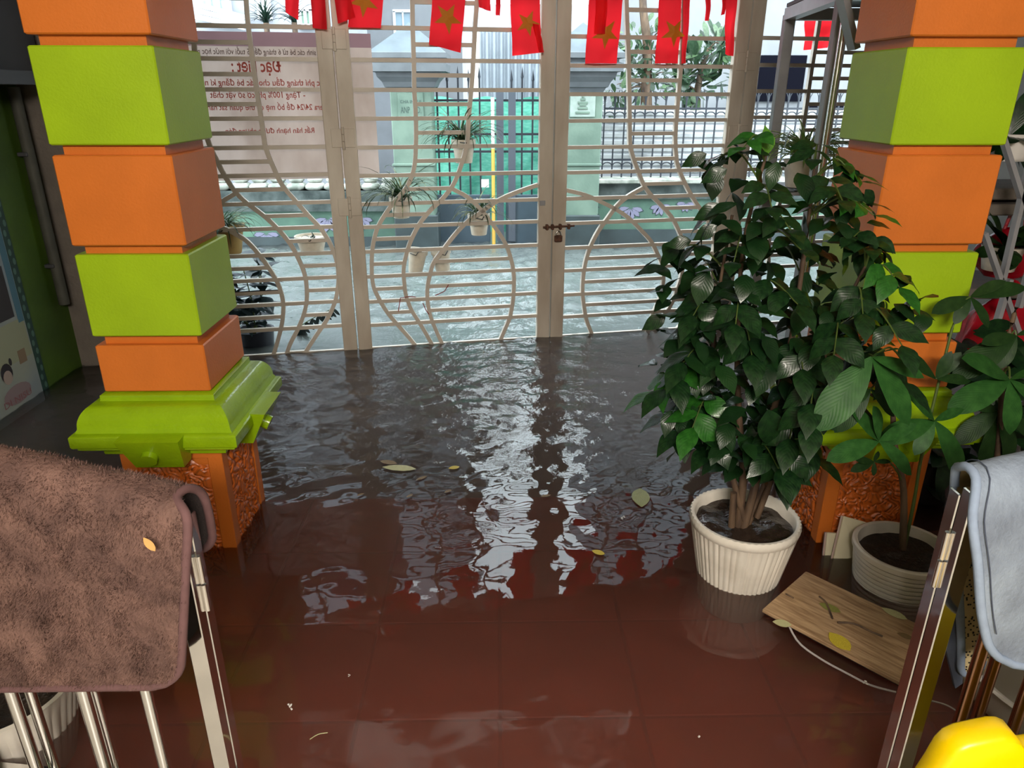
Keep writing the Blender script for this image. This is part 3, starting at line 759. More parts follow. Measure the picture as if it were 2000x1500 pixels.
# green netting behind the gate
na, nb = at(835, 192, 8.5), at(1105, 470, 8.5)
def netf(u, v): return (na.x + (nb.x - na.x) * u, 8.5 + .04 * math.sin(u * 23) + .05 * noise.noise(Vector((u * 9, v * 14, 0))), na.z + (nb.z - .2 - na.z) * v + .02 * math.sin(u * 19))
tag(obj('green_netting', MB().grid(netf, 60, 40), M_NET, None, 180), 'bright green shade netting hung behind the iron gate', 'netting')
# corrugated sheet fence, a post and far houses
ca, cb = at(926, 62, 9.6), at(1120, 300, 9.6)
mb = MB(); nn_ = 90
mb.grid(lambda u, v: (ca.x + (cb.x - ca.x) * u, 9.6 + .02 * math.sin(u * nn_), FLOOR + (ca.z - FLOOR) * v), 180, 1)
tag(obj('sheet_fence', mb, M_SHEET, None, 60), 'grey corrugated metal sheet fence behind the green netting', 'fence')
def house(label, u0, u1, y, ztop, m, wins, depth=3.0, cornice=True, name='house'):
    a, b = at(u0, 200, y), at(u1, 200, y); cx = (a.x + b.x) / 2
    h = thing(name, (cx, y + depth / 2, FLOOR), label, 'house')
    obj('wall', MB().box((cx, y + depth / 2, (FLOOR + ztop) / 2), (b.x - a.x, depth, ztop - FLOOR)), m, h)
    for (wu0, wv0, wu1, wv1, mm) in wins:
        p, q = at(wu0, wv0, y), at(wu1, wv1, y); W, H = q.x - p.x, p.z - q.z; c = ((p.x + q.x) / 2, y, (p.z + q.z) / 2)
        f = MB(); t = .05
        for sx_, sz_, ww, hh in ((0, H / 2, W + t, t), (0, -H / 2, W + t, t), (-W / 2, 0, t, H), (W / 2, 0, t, H), (0, 0, .03, H)): f.bbox((c[0] + sx_, y - .03, c[2] + sz_), (ww, .07, hh), .006)
        fo = obj('window', f, M_FRAMEW, h); obj('pane', MB().box((c[0], y - .012, c[2]), (W, .02, H)), mm, fo)
    return h
hz = house('white house with slanted cornices seen above the faded banner', -900, 645, 9.0, 7.5, M_PALE, [(405, -30, 452, 40, M_GLASSB), (585, 18, 612, 52, M_SHUT), (500, -60, 528, 34, M_GLASSB)])
a, b = at(380, 28, 8.95), at(470, 46, 8.95)
for k in range(3): obj('cornice', MB().bar([at(382, 8 + 12 * k, 8.9 - .03 * k), at(478, 34 + 10 * k, 8.9 - .03 * k)], .05, .05), M_FRAMEW, hz)
house('pale house with a framed window between the gateway pillar and the flags', 640, 905, 15.0, 10.5, M_PALE3, [(770, 22, 806, 70, M_GLASSB), (690, -20, 720, 40, M_GLASSB)])
house('blank grey white house far straight behind the iron gate', 905, 1225, 24.0, 3.9, M_PALE, [(1000, 20, 1030, 66, M_GLASSB)])
hr = house('grey white house with a dark navy opening on the right of the alley', 1215, 2700, 10.4, 7.0, M_PALE3, [])
p, q = at(1481, 108, 10.38), at(1563, 198, 10.38)
obj('dark_opening', MB().box(((p.x + q.x) / 2, 10.38, (p.z + q.z) / 2), (q.x - p.x, .06, p.z - q.z)), M_NAVY, hr)
p_, q_ = at(1575, 205, 10.38), at(1640, 246, 10.38)
obj('dark_opening', MB().box(((p_.x + q_.x) / 2, 10.38, (p_.z + q_.z) / 2), (q_.x - p_.x, .06, p_.z - q_.z)), M_NAVY, hr)
obj('opening_frame', MB().bbox((p.x - .03, 10.37, (p.z + q.z) / 2), (.05, .09, p.z - q.z), .006), M_PALE2, hr)
a = at(930, 60, 9.3); cpole = thing('cream_post', (a.x, 9.3, FLOOR), 'slim cream post beside the grey sheet fence', 'post')
obj('post', MB().bbox((a.x, 9.3, (FLOOR + a.z) / 2), (.07, .07, a.z - FLOOR), .006), M_PALE2, cpole)

# right iron fence on the low wall, white ridged sheet behind
rf = thing('iron_fence', (at(1400, 345, FY + .1).x, FY + .1, ztB), 'black iron picket fence with little arches on the low mural wall', 'fence')
def zf(v): return at(1350, v, FY + .1).z
us = [1178 + 19.5 * k for k in range(34)]
xs_ = [at(u, 280, FY + .1).x for u in us]
for k, x in enumerate(xs_):
    obj('picket', MB().box((x, FY + .1, (ztB + zf(182)) / 2), (.014, .014, zf(182) - ztB)), M_IRON, rf)
    for sgn in (-1, 1):                        # forked tip
        obj('picket_tip', MB().tube([(x, FY + .1, zf(200)), (x + sgn * .012, FY + .1, zf(188)), (x + sgn * .042, FY + .1, zf(176))], .007, 5, .003), M_IRON, rf)
for v in (212, 236, 312): obj('cross_rail', MB().box(((xs_[0] + xs_[-1]) / 2, FY + .1, zf(v)), (xs_[-1] - xs_[0], .018, .018)), M_IRON, rf)
for x0_, x1_ in zip(xs_, xs_[1:]):
    for v in (228, 326):
        r_ = (x1_ - x0_) / 2; cxx = (x0_ + x1_) / 2
        obj('arch', MB().tube([(cxx + r_ * math.cos(t), FY + .1, zf(v) + r_ * math.sin(t) * .9) for t in [PI * i / 8 for i in range(9)]], .006, 5), M_IRON, rf)
wa, wb = at(1175, 214, FY + .55), at(2300, 345, FY + .55)
mb = MB(); nr = 9
for k in range(nr):
    z0 = ztB + (wa.z - ztB) * k / nr; hh = (wa.z - ztB) / nr
    mb.bbox(((wa.x + wb.x) / 2, FY + .55, z0 + hh / 2), (wb.x - wa.x, .05, hh - .012), .012)
tag(obj('ridged_sheet', mb, M_SHEETW, None), 'stained white ridged sheet standing behind the black picket fence', 'panel')

# shrubs and tree across the alley
def alley_tree(label, spots, trunk, seed, L, n, mats, y0, trunk_r=.05):
    rr = random.Random(seed)
    b = at(*trunk[0], y0); t = thing('garden_tree', (b.x, b.y, ztB - .1), label, 'tree')
    pts = [at(u, v, y0) for u, v in trunk]
    obj('trunk', MB().tube(catmull(pts, 3), trunk_r, 7, trunk_r * .5), M_STEM, t, 60)
    cs = [(at(u, v, y0), r / FPX * y0) for u, v, r in spots]
    for c, r in cs:
        st = min(pts, key=lambda p: (p - c).length)
        obj('branch', MB().tube(catmull([st, (st + c) / 2 + Vector((0, 0, .05)), c], 3), .012, 5, .004), M_STEM, t)
    tot = sum(r * r for _, r in cs)
    for c, r in cs:
        for k in range(int(n * r * r / tot)):
            d = Vector((rr.gauss(0, 1), rr.gauss(0, .8), rr.gauss(0, 1))).normalized()
            p = c + d * r * rr.uniform(.3, 1)
            leaf(t, 'obov', rr.choice(mats), p, d + Vector((0, 0, rr.uniform(-.4, .7))), L * rr.uniform(.7, 1.2), (rr.uniform(-.5, .5), -.4, 1))
    return t
M_TLEAF = leafmat('pale_wet_leaf', lin(74, 98, 66), lin(100, 124, 92), .25, 5)
M_TLEAF2 = leafmat('grey_green_leaf', lin(44, 64, 46), lin(62, 84, 62), .25, 5)
alley_tree('leafy rubbery tree with big oval leaves behind the picket fence', [(1390, 110, 34), (1350, 140, 34), (1375, 170, 28), (1330, 175, 28), (1410, 90, 22), (1405, 140, 20)], [(1360, 215), (1362, 180), (1372, 130), (1385, 95)], 3, .20, 230, [M_TLEAF, M_TLEAF2, M_TLEAF2], 8.9)
alley_tree('fine leaved grey green shrub behind the flags and the picket fence', [(1245, 75, 32), (1270, 110, 40), (1300, 140, 36), (1230, 120, 32), (1255, 165, 40), (1205, 165, 26), (1300, 60, 24), (1205, 190, 24)], [(1262, 220), (1262, 170), (1264, 90), (1256, 20), (1255, -40)], 4, .135, 296, [M_TLEAF, M_TLEAF2, M_TLEAF2], 8.7, .07)
# spiky dark plants on top of the far left wall
def spiky(label, u, v, y, L, n, seed, m=M_BLADED):
    c = at(u, v, y); t = thing('spiky_plant', c, label, 'plant'); blades('blades', t, c, n, L, m, seed, .7, .012, 1.0)
    obj('trunk', MB().tube([(c.x, c.y, c.z - .9), c], .03, 7), M_STEM, t); return t
spiky('dark spiky plant above the middle of the faded banner', 520, 45, 8.3, .30, 40, 11)
spiky('thin palm like plant left of the dark red flags above the banner', 575, 44, 8.4, .34, 34, 12)

# =================================================================== FADED BANNER on the street side of the gate
M_BAN = mat('faded_banner_vinyl', lin(196, 176, 166), .6, col2=lin(150, 126, 112), vscale=4, lo=.42, hi=.8, transl=.45, stretch=(1, 1, .5))
M_BANM = mat('mauve_banner_stripe', lin(136, 104, 108), .6, var=.06, vscale=4, transl=.5)
M_INKR = mat('faded_red_ink', lin(186, 92, 84), .6, transl=.4)
M_INKK = mat('faded_grey_ink', lin(120, 100, 96), .6, transl=.4)
sBL, zBT = gsz(350, 60, -.06); sBR, _ = gsz(723, 62, -.06); sBR2, zBB = gsz(742, 346, -.06); zBS = gsz(600, 92, -.06)[1]
def banp(u, v, off=0):
    sr_ = sBR + (sBR2 - sBR) * v; s = sBL + (sr_ - sBL) * u
    return gp(s, zBT + (zBB - zBT) * v, -.05 + off + .006 * math.sin(u * 17) - .004 * math.sin(v * 5 + u * 8))
ban = thing('banner', gp((sBL + sBR) / 2, zBB, -.05), 'faded pinkish vinyl banner with mirrored red lettering hung behind the left gate leaves', 'banner')
fs_ = (zBT - zBS) / (zBT - zBB)
obj('sheet', MB().grid(lambda u, v: banp(u, fs_ + (1 - fs_) * v), 60, 24), M_BAN, ban, 180)
obj('top_stripe', MB().grid(lambda u, v: banp(u, fs_ * v), 60, 6), M_BANM, ban, 180)
def bline(s, uL, uR, v, hpx, m, bold=.012):
    """mirrored line: reads from uR towards uL as it shows through from behind"""
    a = gsz(uL, v, -.035); b = gsz(uR, v, -.035)
    c = gp((a[0] + b[0]) / 2, (a[1] + b[1]) / 2, -.036); h = hpx / FPX * 4.7
    text(s, m, ban, frame3(-GE, (0, 0, 1), c), size_w=b[0] - a[0], height=h, bold=bold)
bline('Tuyển sinh các bé từ 6 tháng đến 5 tuổi với mức học phí', 376, 650, 101, 14, M_INKK)
bline('Đặc biệt :', 452, 549, 131, 26, M_INKR, .02)
bline('học phí tháng đầu cho các bé đăng kí nhận', 376, 640, 161, 16, M_INKR)
bline('- Tặng 100% phí cơ sở vật chất', 410, 596, 185, 16, M_INKR)
bline('Camera 24/24 để bố mẹ có thể quan sát hàng', 398, 656, 209, 15, M_INKR)
bline('Rất hân hạnh được phụng đón', 440, 614, 255, 14, M_INKR)

# =================================================================== FLAGS on a cord along the gate top
M_FLAG = mat('red_flag_cloth', lin(206, 22, 34), .7, var=.06, vscale=9, transl=.62, trans_col=lin(255, 40, 50))
M_STAR = mat('yellow_star_cloth', lin(196, 140, 30), .7, transl=.3)
def flag(pts, label, star=None, seed=0, off=.075, twist=.012):
    """pts: photo outline TL, TR, BR, BL of the hanging flag"""
    rr = random.Random(seed); P = [gsz(u, v, off) for u, v in pts]
    top = gp((P[0][0] + P[1][0]) / 2, P[0][1], off)
    f = thing('flag', top, label, 'flag', None); ph = rr.uniform(0, 6)
    def pos(u, v, o=0.0):
        a = (P[0][0] + (P[1][0] - P[0][0]) * u, P[0][1] + (P[1][1] - P[0][1]) * u); b = (P[3][0] + (P[2][0] - P[3][0]) * u, P[3][1] + (P[2][1] - P[3][1]) * u)
        return gp(a[0] + (b[0] - a[0]) * v, a[1] + (b[1] - a[1]) * v, off + o + twist * math.sin(u * 6 + ph + v * 2) * (.3 + .7 * v) + .006 * math.sin(v * 9 + ph))
    cl = obj('cloth', MB().grid(pos, 14, 16), M_FLAG, f, 180)
    if star:
        (su, sv, r) = star
        s0, z0 = gsz(su, sv, off); rr_ = r / FPX * 4.6
        def uvof(s, z):
            v = (z - P[0][1]) / ((P[3][1] + P[2][1]) / 2 - P[0][1]); l = P[0][0] + (P[3][0] - P[0][0]) * v; q = P[1][0] + (P[2][0] - P[1][0]) * v
            return ((s - l) / (q - l), v)
        vs, c0 = [], pos(*uvof(s0, z0), .004)
        rot_ = rr.uniform(-.2, .2) + PI
        ring = []
        for k in range(10):
            q = rr_ * (1 if k % 2 == 0 else .40); a = rot_ + PI / 2 + k * PI / 5
            ring.append(pos(*uvof(s0 + q * math.cos(a), z0 + q * math.sin(a)), .004))
        obj('star', MB().add and (lambda mb: (mb.add([c0] + ring, [(0, 1 + k, 1 + (k + 1) % 10) for k in range(10)]), mb)[1])(MB()), M_STAR, f, fix=False)
    return f
flag([(556, -40), (585, -40), (583, 40), (558, 24)], 'narrow folded dark red flag, leftmost above the banner', None, 1)
flag([(604, -40), (632, -40), (639, 58), (611, 55)], 'narrow folded dark red flag hanging left of the broad gate stile', None, 2)
flag([(648, -40), (676, -40), (694, 34), (660, 46)], 'short crumpled dark red flag in front of the broad gate stile', None, 3, off=.10)
flag([(684, -44), (752, -44), (744, 55), (680, 53)], 'red flag with a gold star right of the broad gate stile', (711, 3, 24), 4)
flag([(846, -20), (911, -20), (900, 103), (838, 87)], 'red flag with a gold star over the white house window', (874, 36, 24), 5)
flag([(934, -40), (959, -40), (958, 22), (935, 15)], 'short narrow dark red flag end, left of a pair above the sheet fence', None, 6)
flag([(966, -40), (978, -40), (977, 31), (969, 29)], 'thin twisted dark red flag strip above the grey sheet fence', None, 7, off=.09)
flag([(995, -20), (1054, -20), (1056, 103), (1001, 109)], 'red flag with a small gold star just left of the middle stiles', (1031, 46, 21), 8)
flag([(1040, 46), (1052, 48), (1064, 102), (1054, 103)], 'dark red flag corner lapping over the middle stile', None, 9, off=.10)
flag([(1152, -24), (1219, -24), (1206, 124), (1144, 124)], 'red flag with a gold star and a dark fold right of the middle stiles', (1182, 66, 25), 10)
flag([(1165, -40), (1188, -40), (1184, 66), (1162, 66)], 'dark folded red flag hanging in front of a starred flag', None, 11, off=.105)
flag([(1289, -24), (1333, -24), (1326, 124), (1281, 124)], 'red flag with a gold star over the fine leaved shrub', (1315, 64, 24), 12)
flag([(1336, -24), (1350, -24), (1341, 124), (1333, 124)], 'narrow strip of red flag beside a straight gate bar', None, 17)
flag([(1376, -40), (1390, -40), (1385, 41), (1378, 40)], 'thin wet red and white flag strip near the top right of the gate', None, 13, off=.09)
flag([(1411, -40), (1422, -40), (1414, 28), (1408, 30)], 'thin wet red flag strip, the last before the hinged stiles', None, 14, off=.09)
flag([(1418, -24), (1442, -24), (1430, 110), (1414, 106)], 'red flag half hidden by the hinged stiles on the right', None, 15)
flag([(1571, 30), (1632, 30), (1619, 93), (1572, 98)], 'red flag seen behind the grey steel frame', None, 16, off=-.10)
cs_ = [gp(gsz(u, v, .075)[0], gsz(u, v, .075)[1], .075) for u, v in ((420, -52), (640, -40), (900, -26), (1080, -42), (1200, -26), (1330, -26), (1460, -40))]
tag(obj('bunting_line', MB().tube(catmull(cs_, 5), .0025, 5), M_WHITE), 'thin white line stringing the red flags along the gate top', 'line')

# =================================================================== POTS ON THE GATE
M_OCHREPOT = mat('ochre_pot', lin(150, 120, 62), .55, var=.15, vscale=12)
def hang_pot(u, vt, vb, wpx, label, m=M_HANGPOT, plant=None, off=-.11, tilt=0.0, seed=0, hook=True):
    s, z1 = gsz(u, vt, off); _, z0 = gsz(u, vb, off); r = wpx / 2 / FPX * 4.75; h = z1 - z0
    c = gp(s, z0, off); t = thing('hanging_pot', c, label, 'plant pot', None)
    R_ = Matrix.Rotation(tilt, 3, 'Y')
    mb = MB().lathe((0, 0, 0), [(0.001, 0), (r * .70, 0), (r * .72, .004), (r * .93, h * .80), (r * 1.04, h * .81), (r * 1.05, h), (r * .95, h), (r * .90, h * .86), (r * .001, h * .84)], 22)
    mb.v = [c + R_ @ p for p in mb.v]
    obj('pot', mb, m, t, 35)
    if hook:
        w0 = c + Vector((0, 0, h * .9)) + GM * r; obj('wire_tie', MB().tube([w0 - GE * .03, w0 + GM * (-off - r + .018), w0 + GE * .03 + Vector((0, 0, .02)), w0 + GE * .01 + Vector((0, 0, -.015))], .0028, 5), M_BLACK, t)
    if plant:
        n, L, mm = plant; blades('blades', t, c + Vector((0, 0, h * .9)), n, L, mm, seed)
    return t
hang_pot(905, 272, 318, 42, 'cream hanging pot with a bushy spider plant, highest on the gate', plant=(90, .34, M_BLADE), seed=21)
hang_pot(782, 384, 425, 40, 'cream hanging pot with a spider plant left of the wavy bars', plant=(84, .37, M_BLADE), seed=22)
hang_pot(935, 418, 458, 40, 'cream hanging pot with a striped spider plant under the crossing arcs', plant=(56, .28, M_BLADE), seed=23)
hang_pot(437, 440, 495, 66, 'ochre hanging pot with a spider plant beside the left pillar', m=M_OCHREPOT, plant=(74, .27, M_BLADE), seed=24)
hang_pot(607, 460, 492, 56, 'low cream hanging pot holding only a few stalks near the left stile', plant=(6, .05, M_BLADED), seed=25)
hang_pot(809, 486, 532, 36, 'empty cream pot hanging askew on the wavy bars', tilt=.16)
hang_pot(864, 486, 532, 36, 'empty cream pot hanging on the left of the lower bulb arc', tilt=-.08)
# red cord scraps caught on the bars
mbw = MB()
for pl_ in (((778, 608), (782, 582), (800, 579), (812, 580)), ((850, 577), (868, 569), (876, 556)), ((826, 592), (832, 606), (838, 614))):
    mbw.tube([gp(*gsz(u, v, .02), .02) for u, v in pl_], .0028, 5)
tag(obj('red_cord', mbw, mat('red_cord', lin(150, 40, 36), .6)), 'scraps of red cord caught on the lower gate bars', 'cord')
# dark plants standing in the flood behind the left gate leaf
def flooded_plant(label, u, v, y, n, seed, hgt, spread, L):
    rr = random.Random(seed); b = onz(u, v) if y is None else at(u, v, y)
    b = Vector((b.x, b.y, 0)); t = thing('flooded_plant', (b.x, b.y, FLOOR), label, 'plant')
    obj('pot', MB().lathe((b.x, b.y, FLOOR), [(.001, 0), (.09, 0), (.12, .30), (.125, .31), (.11, .31), (.10, .27), (.001, .27)], 20), mat('dark_plastic_pot', lin(30, 32, 40), .4), t, 40)
    for k in range(5):
        tip = b + Vector((rr.uniform(-1, 1) * spread, rr.uniform(-1, 1) * spread, hgt * rr.uniform(.7, 1)))
        pts = catmull([b + Vector((0, 0, .05)), (b + tip) / 2 + Vector((rr.uniform(-.03, .03), 0, 0)), tip], 4)
        obj('stem', MB().tube(pts, .006, 5, .003), M_GSTEM, t)
        for j in range(n // 5):
            q = pts[int((.3 + .7 * j / (n // 5)) * (len(pts) - 1))]; a = rr.uniform(0, 2 * PI)
            leaf(t, 'narrow' if rr.random() < .4 else 'ovate', M_NLEAF, q, (math.cos(a), math.sin(a), rr.uniform(-.2, .6)), L * rr.uniform(.7, 1.2))
    return t
M_NLEAF = leafmat('blue_black_leaf', lin(24, 36, 40), lin(40, 56, 56), .3, 5)
flooded_plant('dark bushy plant standing in the flood behind the gate bars by the pillar', 500, 668, None, 120, 31, .62, .20, .17)
c = onz(612, 676); c = Vector((c.x, c.y + .25, 0)); t = thing('flooded_fern', (c.x, c.y, 0), 'single feathery dark fern frond rising from the flood behind the gate', 'fern')
p0, p1, p2 = Vector((c.x - .05, c.y, -.05)), at(585, 640, c.y), at(650, 602, c.y)
pts = catmull([p0, p1, p2], 7); obj('stem', MB().tube(pts, .005, 5, .002), M_GSTEM, t)
for k, q in enumerate(pts[5:]):
    for sgn in (-1, 1): leaf(t, 'narrow', M_NLEAF, q, (sgn * .35 + .2, -.2, -.7 if sgn < 0 else -.6), .085 * (1 - .02 * k), (0, -1, .2), wscale=1.6)

# =================================================================== LEFT WALL: poster and drain pipe
def onx(u, v, x):
    d = ray(u, v); return EYEV + d * (x / d.x)
WX = YARD_L
pe = onx(96, 770, WX); pt = onx(0, 392, WX)
PY1 = pe.y; PY0 = 2.35; PZ0 = -.05; PZ1 = 1.02
po = thing('poster', (WX, (PY0 + PY1) / 2, PZ0), 'childrens poster with a girl in pigtails on the dull green wall', 'poster')
M_POST = mat('shaded_poster_print', lin(122, 132, 138), .5, col2=lin(136, 140, 128), vscale=3)  # poster colours darkened too, the corner's shade is in the print
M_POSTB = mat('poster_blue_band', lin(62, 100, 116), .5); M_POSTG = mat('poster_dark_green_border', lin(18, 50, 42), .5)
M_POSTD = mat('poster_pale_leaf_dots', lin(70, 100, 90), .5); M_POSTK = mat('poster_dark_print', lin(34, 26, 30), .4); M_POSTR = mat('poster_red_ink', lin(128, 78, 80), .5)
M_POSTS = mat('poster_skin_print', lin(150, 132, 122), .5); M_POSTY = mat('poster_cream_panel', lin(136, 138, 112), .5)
def ppl(name, m, y0, y1, z0, z1, lift, parent=po): return obj(name, MB().box((WX + lift / 2, (y0 + y1) / 2, (z0 + z1) / 2), (lift, y1 - y0, z1 - z0)), m, parent)
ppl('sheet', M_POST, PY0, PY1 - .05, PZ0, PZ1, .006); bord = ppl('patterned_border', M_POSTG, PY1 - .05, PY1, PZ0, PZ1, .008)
mb = MB()
for k in range(22):
    z = PZ0 + .03 + k * .048; yv = PY1 - .025 + (.008 if k % 2 else -.008)
    mb.add([(WX + .0085, yv + .012 * math.cos(a), z + .018 * math.sin(a)) for a in [2 * PI * i / 8 for i in range(8)]], [tuple(range(8))])
obj('leaf_dots', mb, M_POSTD, bord)
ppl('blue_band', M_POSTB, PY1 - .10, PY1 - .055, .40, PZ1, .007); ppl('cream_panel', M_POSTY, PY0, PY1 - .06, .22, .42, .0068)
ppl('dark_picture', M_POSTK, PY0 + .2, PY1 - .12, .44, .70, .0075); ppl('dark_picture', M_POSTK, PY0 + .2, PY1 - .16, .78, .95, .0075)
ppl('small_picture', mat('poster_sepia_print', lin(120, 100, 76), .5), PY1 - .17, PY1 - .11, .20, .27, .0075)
def pell(name, m, y, z, ry, rz, lift):
    return obj(name, MB().add and (lambda q: (q.add([(WX + lift, y + ry * math.cos(a), z + rz * math.sin(a)) for a in [2 * PI * i / 16 for i in range(16)]], [tuple(range(16))]), q)[1])(MB()), m, po)
gc = onx(12, 735, WX)
for dy, dz, sc_ in ((0, 0, 1.0), (.09, -.30, .55), (-.02, -.36, .6)):
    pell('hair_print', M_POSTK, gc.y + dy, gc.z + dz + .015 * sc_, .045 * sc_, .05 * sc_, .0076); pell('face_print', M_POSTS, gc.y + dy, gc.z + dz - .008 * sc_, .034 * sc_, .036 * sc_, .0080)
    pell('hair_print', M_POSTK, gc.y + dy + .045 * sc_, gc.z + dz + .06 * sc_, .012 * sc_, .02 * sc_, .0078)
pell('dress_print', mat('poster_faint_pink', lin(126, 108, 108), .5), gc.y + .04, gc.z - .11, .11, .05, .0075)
tcx = onx(36, 772, WX)
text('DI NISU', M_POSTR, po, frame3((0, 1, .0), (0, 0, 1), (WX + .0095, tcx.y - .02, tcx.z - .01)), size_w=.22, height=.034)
dp = thing('drain_pipe', (WX + .05, 3.96, .3), 'grey drain pipe in the corner of the green wall by the left pillar', 'pipe')
obj('pipe', MB().tube([(WX + .045, 3.96, .40), (WX + .045, 3.96, 1.52)], .028, 12), mat('mossy_pipe', lin(62, 62, 54), .7, var=.2, vscale=12), dp, 40)
for z in (.62, 1.2): obj('pipe_clip', MB().bbox((WX + .03, 3.96, z), (.05, .075, .02), .003), M_DKSTEEL, dp)

# =================================================================== GREY STEEL FRAME by the right pillar
fy1, fy2 = 3.75, 2.95
f1 = at(1528, 140, fy1).x; f2 = at(1622, 170, fy2).x; zt = at(1530, 28, fy1).z
sf = thing('steel_frame', ((f1 + f2) / 2, (fy1 + fy2) / 2, FLOOR), 'tall grey steel frame with a dark top plate standing left of the right pillar', 'frame')
for x, y in ((f1, fy1), (f2, fy2), (f1 + .62, fy1), (f2 + .62, fy2)): obj('post', MB().bbox((x, y, (FLOOR + zt) / 2), (.048, .048, zt - FLOOR), .004), M_GREYSTEEL, sf)
def beam(a, b, w=.05): return obj('beam', MB().bar([a, b], w, w), M_GREYSTEEL, sf)
beam((f1, fy1, zt), (f2, fy2, zt)); beam((f1, fy1, zt), (f1 + .62, fy1, zt)); beam((f2, fy2, zt), (f2 + .62, fy2, zt))
mb = MB(); mb.add([(f1 - .02, fy1, zt + .03), (f2 - .02, fy2, zt + .03), (f2 + .64, fy2, zt + .03), (f1 + .64, fy1, zt + .03), (f1 - .02, fy1, zt + .045), (f2 - .02, fy2, zt + .045), (f2 + .64, fy2, zt + .045), (f1 + .64, fy1, zt + .045)], [(3, 2, 1, 0), (4, 5, 6, 7), (0, 1, 5, 4), (1, 2, 6, 5), (2, 3, 7, 6), (3, 0, 4, 7)])
obj('top_plate', mb, M_DKSTEEL, sf)
p0 = at(1650, 0, 2.75); p1 = at(1668, 96, 2.75)
obj('brace', MB().bar([p0 + Vector((-.03, 0, .05)), p1], .06, .02), M_GREYSTEEL, sf)
p0 = at(1638, 120, 2.85)
obj('side_tube', MB().tube([(p0.x, 2.85, zt), (p0.x, 2.85, FLOOR)], .014, 10), M_STEEL2, sf, 60)
# spider plant on a shelf between the frame and the gate
sp_c = at(1572, 312, 3.45); spt = thing('potted_spider_plant', sp_c, 'striped spider plant in a cream pot on the steel frame behind the potted tree', 'potted plant')
obj('pot', MB().lathe(sp_c - Vector((0, 0, .12)), [(.001, 0), (.07, 0), (.09, .11), (.095, .12), (.08, .12), (.001, .10)], 20), M_HANGPOT, spt, 40)
blades('blades', spt, sp_c, 110, .32, mat('bright_striped_blade', lin(116, 150, 70), .4, col2=lin(226, 232, 180), vscale=16, lo=.45, hi=.7, transl=.3), 44, 1.0, .009)
obj('shelf', MB().bbox((sp_c.x + .12, 3.5, sp_c.z - .135), (.62, .36, .02), .003), M_GREYSTEEL, sf)

# =================================================================== BIG POTTED TREE
PCY = 2.02
pc = at(1455, 1005, PCY); prim = pc.z; pr = 101 / FPX * (pc - EYEV).dot(_fw)
bt = thing('potted_tree', (pc.x, pc.y, STEP), 'leafy dark green tree in a white ribbed pot standing in the flood', 'potted plant')
H0 = prim - STEP
def rib(n, amp):
    return lambda r, z, a: r + (amp * (abs(math.cos(a * n / 2)) - .5) if .02 < z < H0 - .02 and r > pr * .5 else 0)
bot = pr * .66
pot = obj('pot', MB().lathe((pc.x, pc.y, STEP), [(.001, 0), (bot, 0), (bot + .004, .01), (bot + .008, .03)] + [(bot + (pr - bot) * (.03 + .97 * k / 8), .03 + (H0 - .06) * k / 8) for k in range(1, 9)] + [(pr + .001, H0 - .028)], 176, rib(52, .006)), M_WHITEPOT, bt, 55)
obj('rim', MB().lathe((pc.x, pc.y, prim), [(pr * .985, -.035), (pr + .004, -.03), (pr + .006, -.012), (pr + .003, 0), (pr - .006, .001), (pr - .012, -.006), (pr - .02, -.09)], 104, lambda r, z, a: r + (.0022 * math.cos(52 * a) if z > -.02 and r > pr * .97 else 0)), M_WHITEPOT, bt, 60)
def soilf(rr, zz, cx, cyy, amp, sd):
    def fn(u, v):
        r = rr * u; a = 2 * PI * v; x, y = r * math.cos(a), r * math.sin(a)
        return (cx + x, cyy + y, zz + amp * noise.noise(Vector((x * 14 + sd, y * 14, 0))) + amp * .4 * noise.noise(Vector((x * 45 + sd, y * 45, 0))))
    return fn
obj('soil', MB().grid(soilf(pr - .016, prim - .036, pc.x, pc.y, .012, 2), 16, 40), M_SOIL, bt, 180)
tops = []
base = Vector((pc.x, pc.y, prim - .055))
stems = [((1458, 1010), (1452, 930), (1446, 850), (1440, 700), (1452, 480), (1500, 290)), ((1466, 1000), (1480, 930), (1497, 850), (1540, 690), (1570, 500), (1590, 330)), ((1474, 990), (1500, 930), (1530, 860), (1600, 720), (1650, 600), (1690, 520)), ((1452, 990), (1430, 930), (1410, 860), (1390, 760), (1400, 600), (1430, 420))]
SPTS = []
for k, st in enumerate(stems):
    pts = [base + Vector((.012 * (k - 1.5), -.01 * (k % 2), -.02))] + [at(u, v, PCY + (.03, .02, -.05, .05)[k] * i / 4) for i, (u, v) in enumerate(st[1:])]
    pts = catmull(pts, 5); SPTS.append(pts)
    obj('stem', MB().tube(pts, .015 if k < 2 else .011, 8, .004), M_STEM, bt, 60)
for (u, v0, v1, du, r) in ((1430, 1018, 962, 3, .012), (1480, 1000, 928, 30, .010)):      # cut stubs
    a = at(u, v0, PCY - .03); b = at(u + du, v1, PCY - .03); obj('cut_stub', MB().tube([a - Vector((0, 0, .02)), b], r, 7, r * .9), M_STEM, bt, 60)
ENV = [(255, 1478, 1512), (300, 1400, 1590), (340, 1368, 1675), (400, 1352, 1700), (470, 1310, 1700), (540, 1292, 1790), (600, 1255, 1800), (650, 1290, 1755), (720, 1288, 1735), (780, 1284, 1640), (840, 1300, 1590), (885, 1400, 1560), (935, 1500, 1545)]
def env(v):
    for (v0, a0, b0), (v1, a1, b1) in zip(ENV, ENV[1:]):
        if v0 <= v <= v1:
            t = (v - v0) / (v1 - v0); return a0 + (a1 - a0) * t, b0 + (b1 - b0) * t
    return ENV[-1][1:]
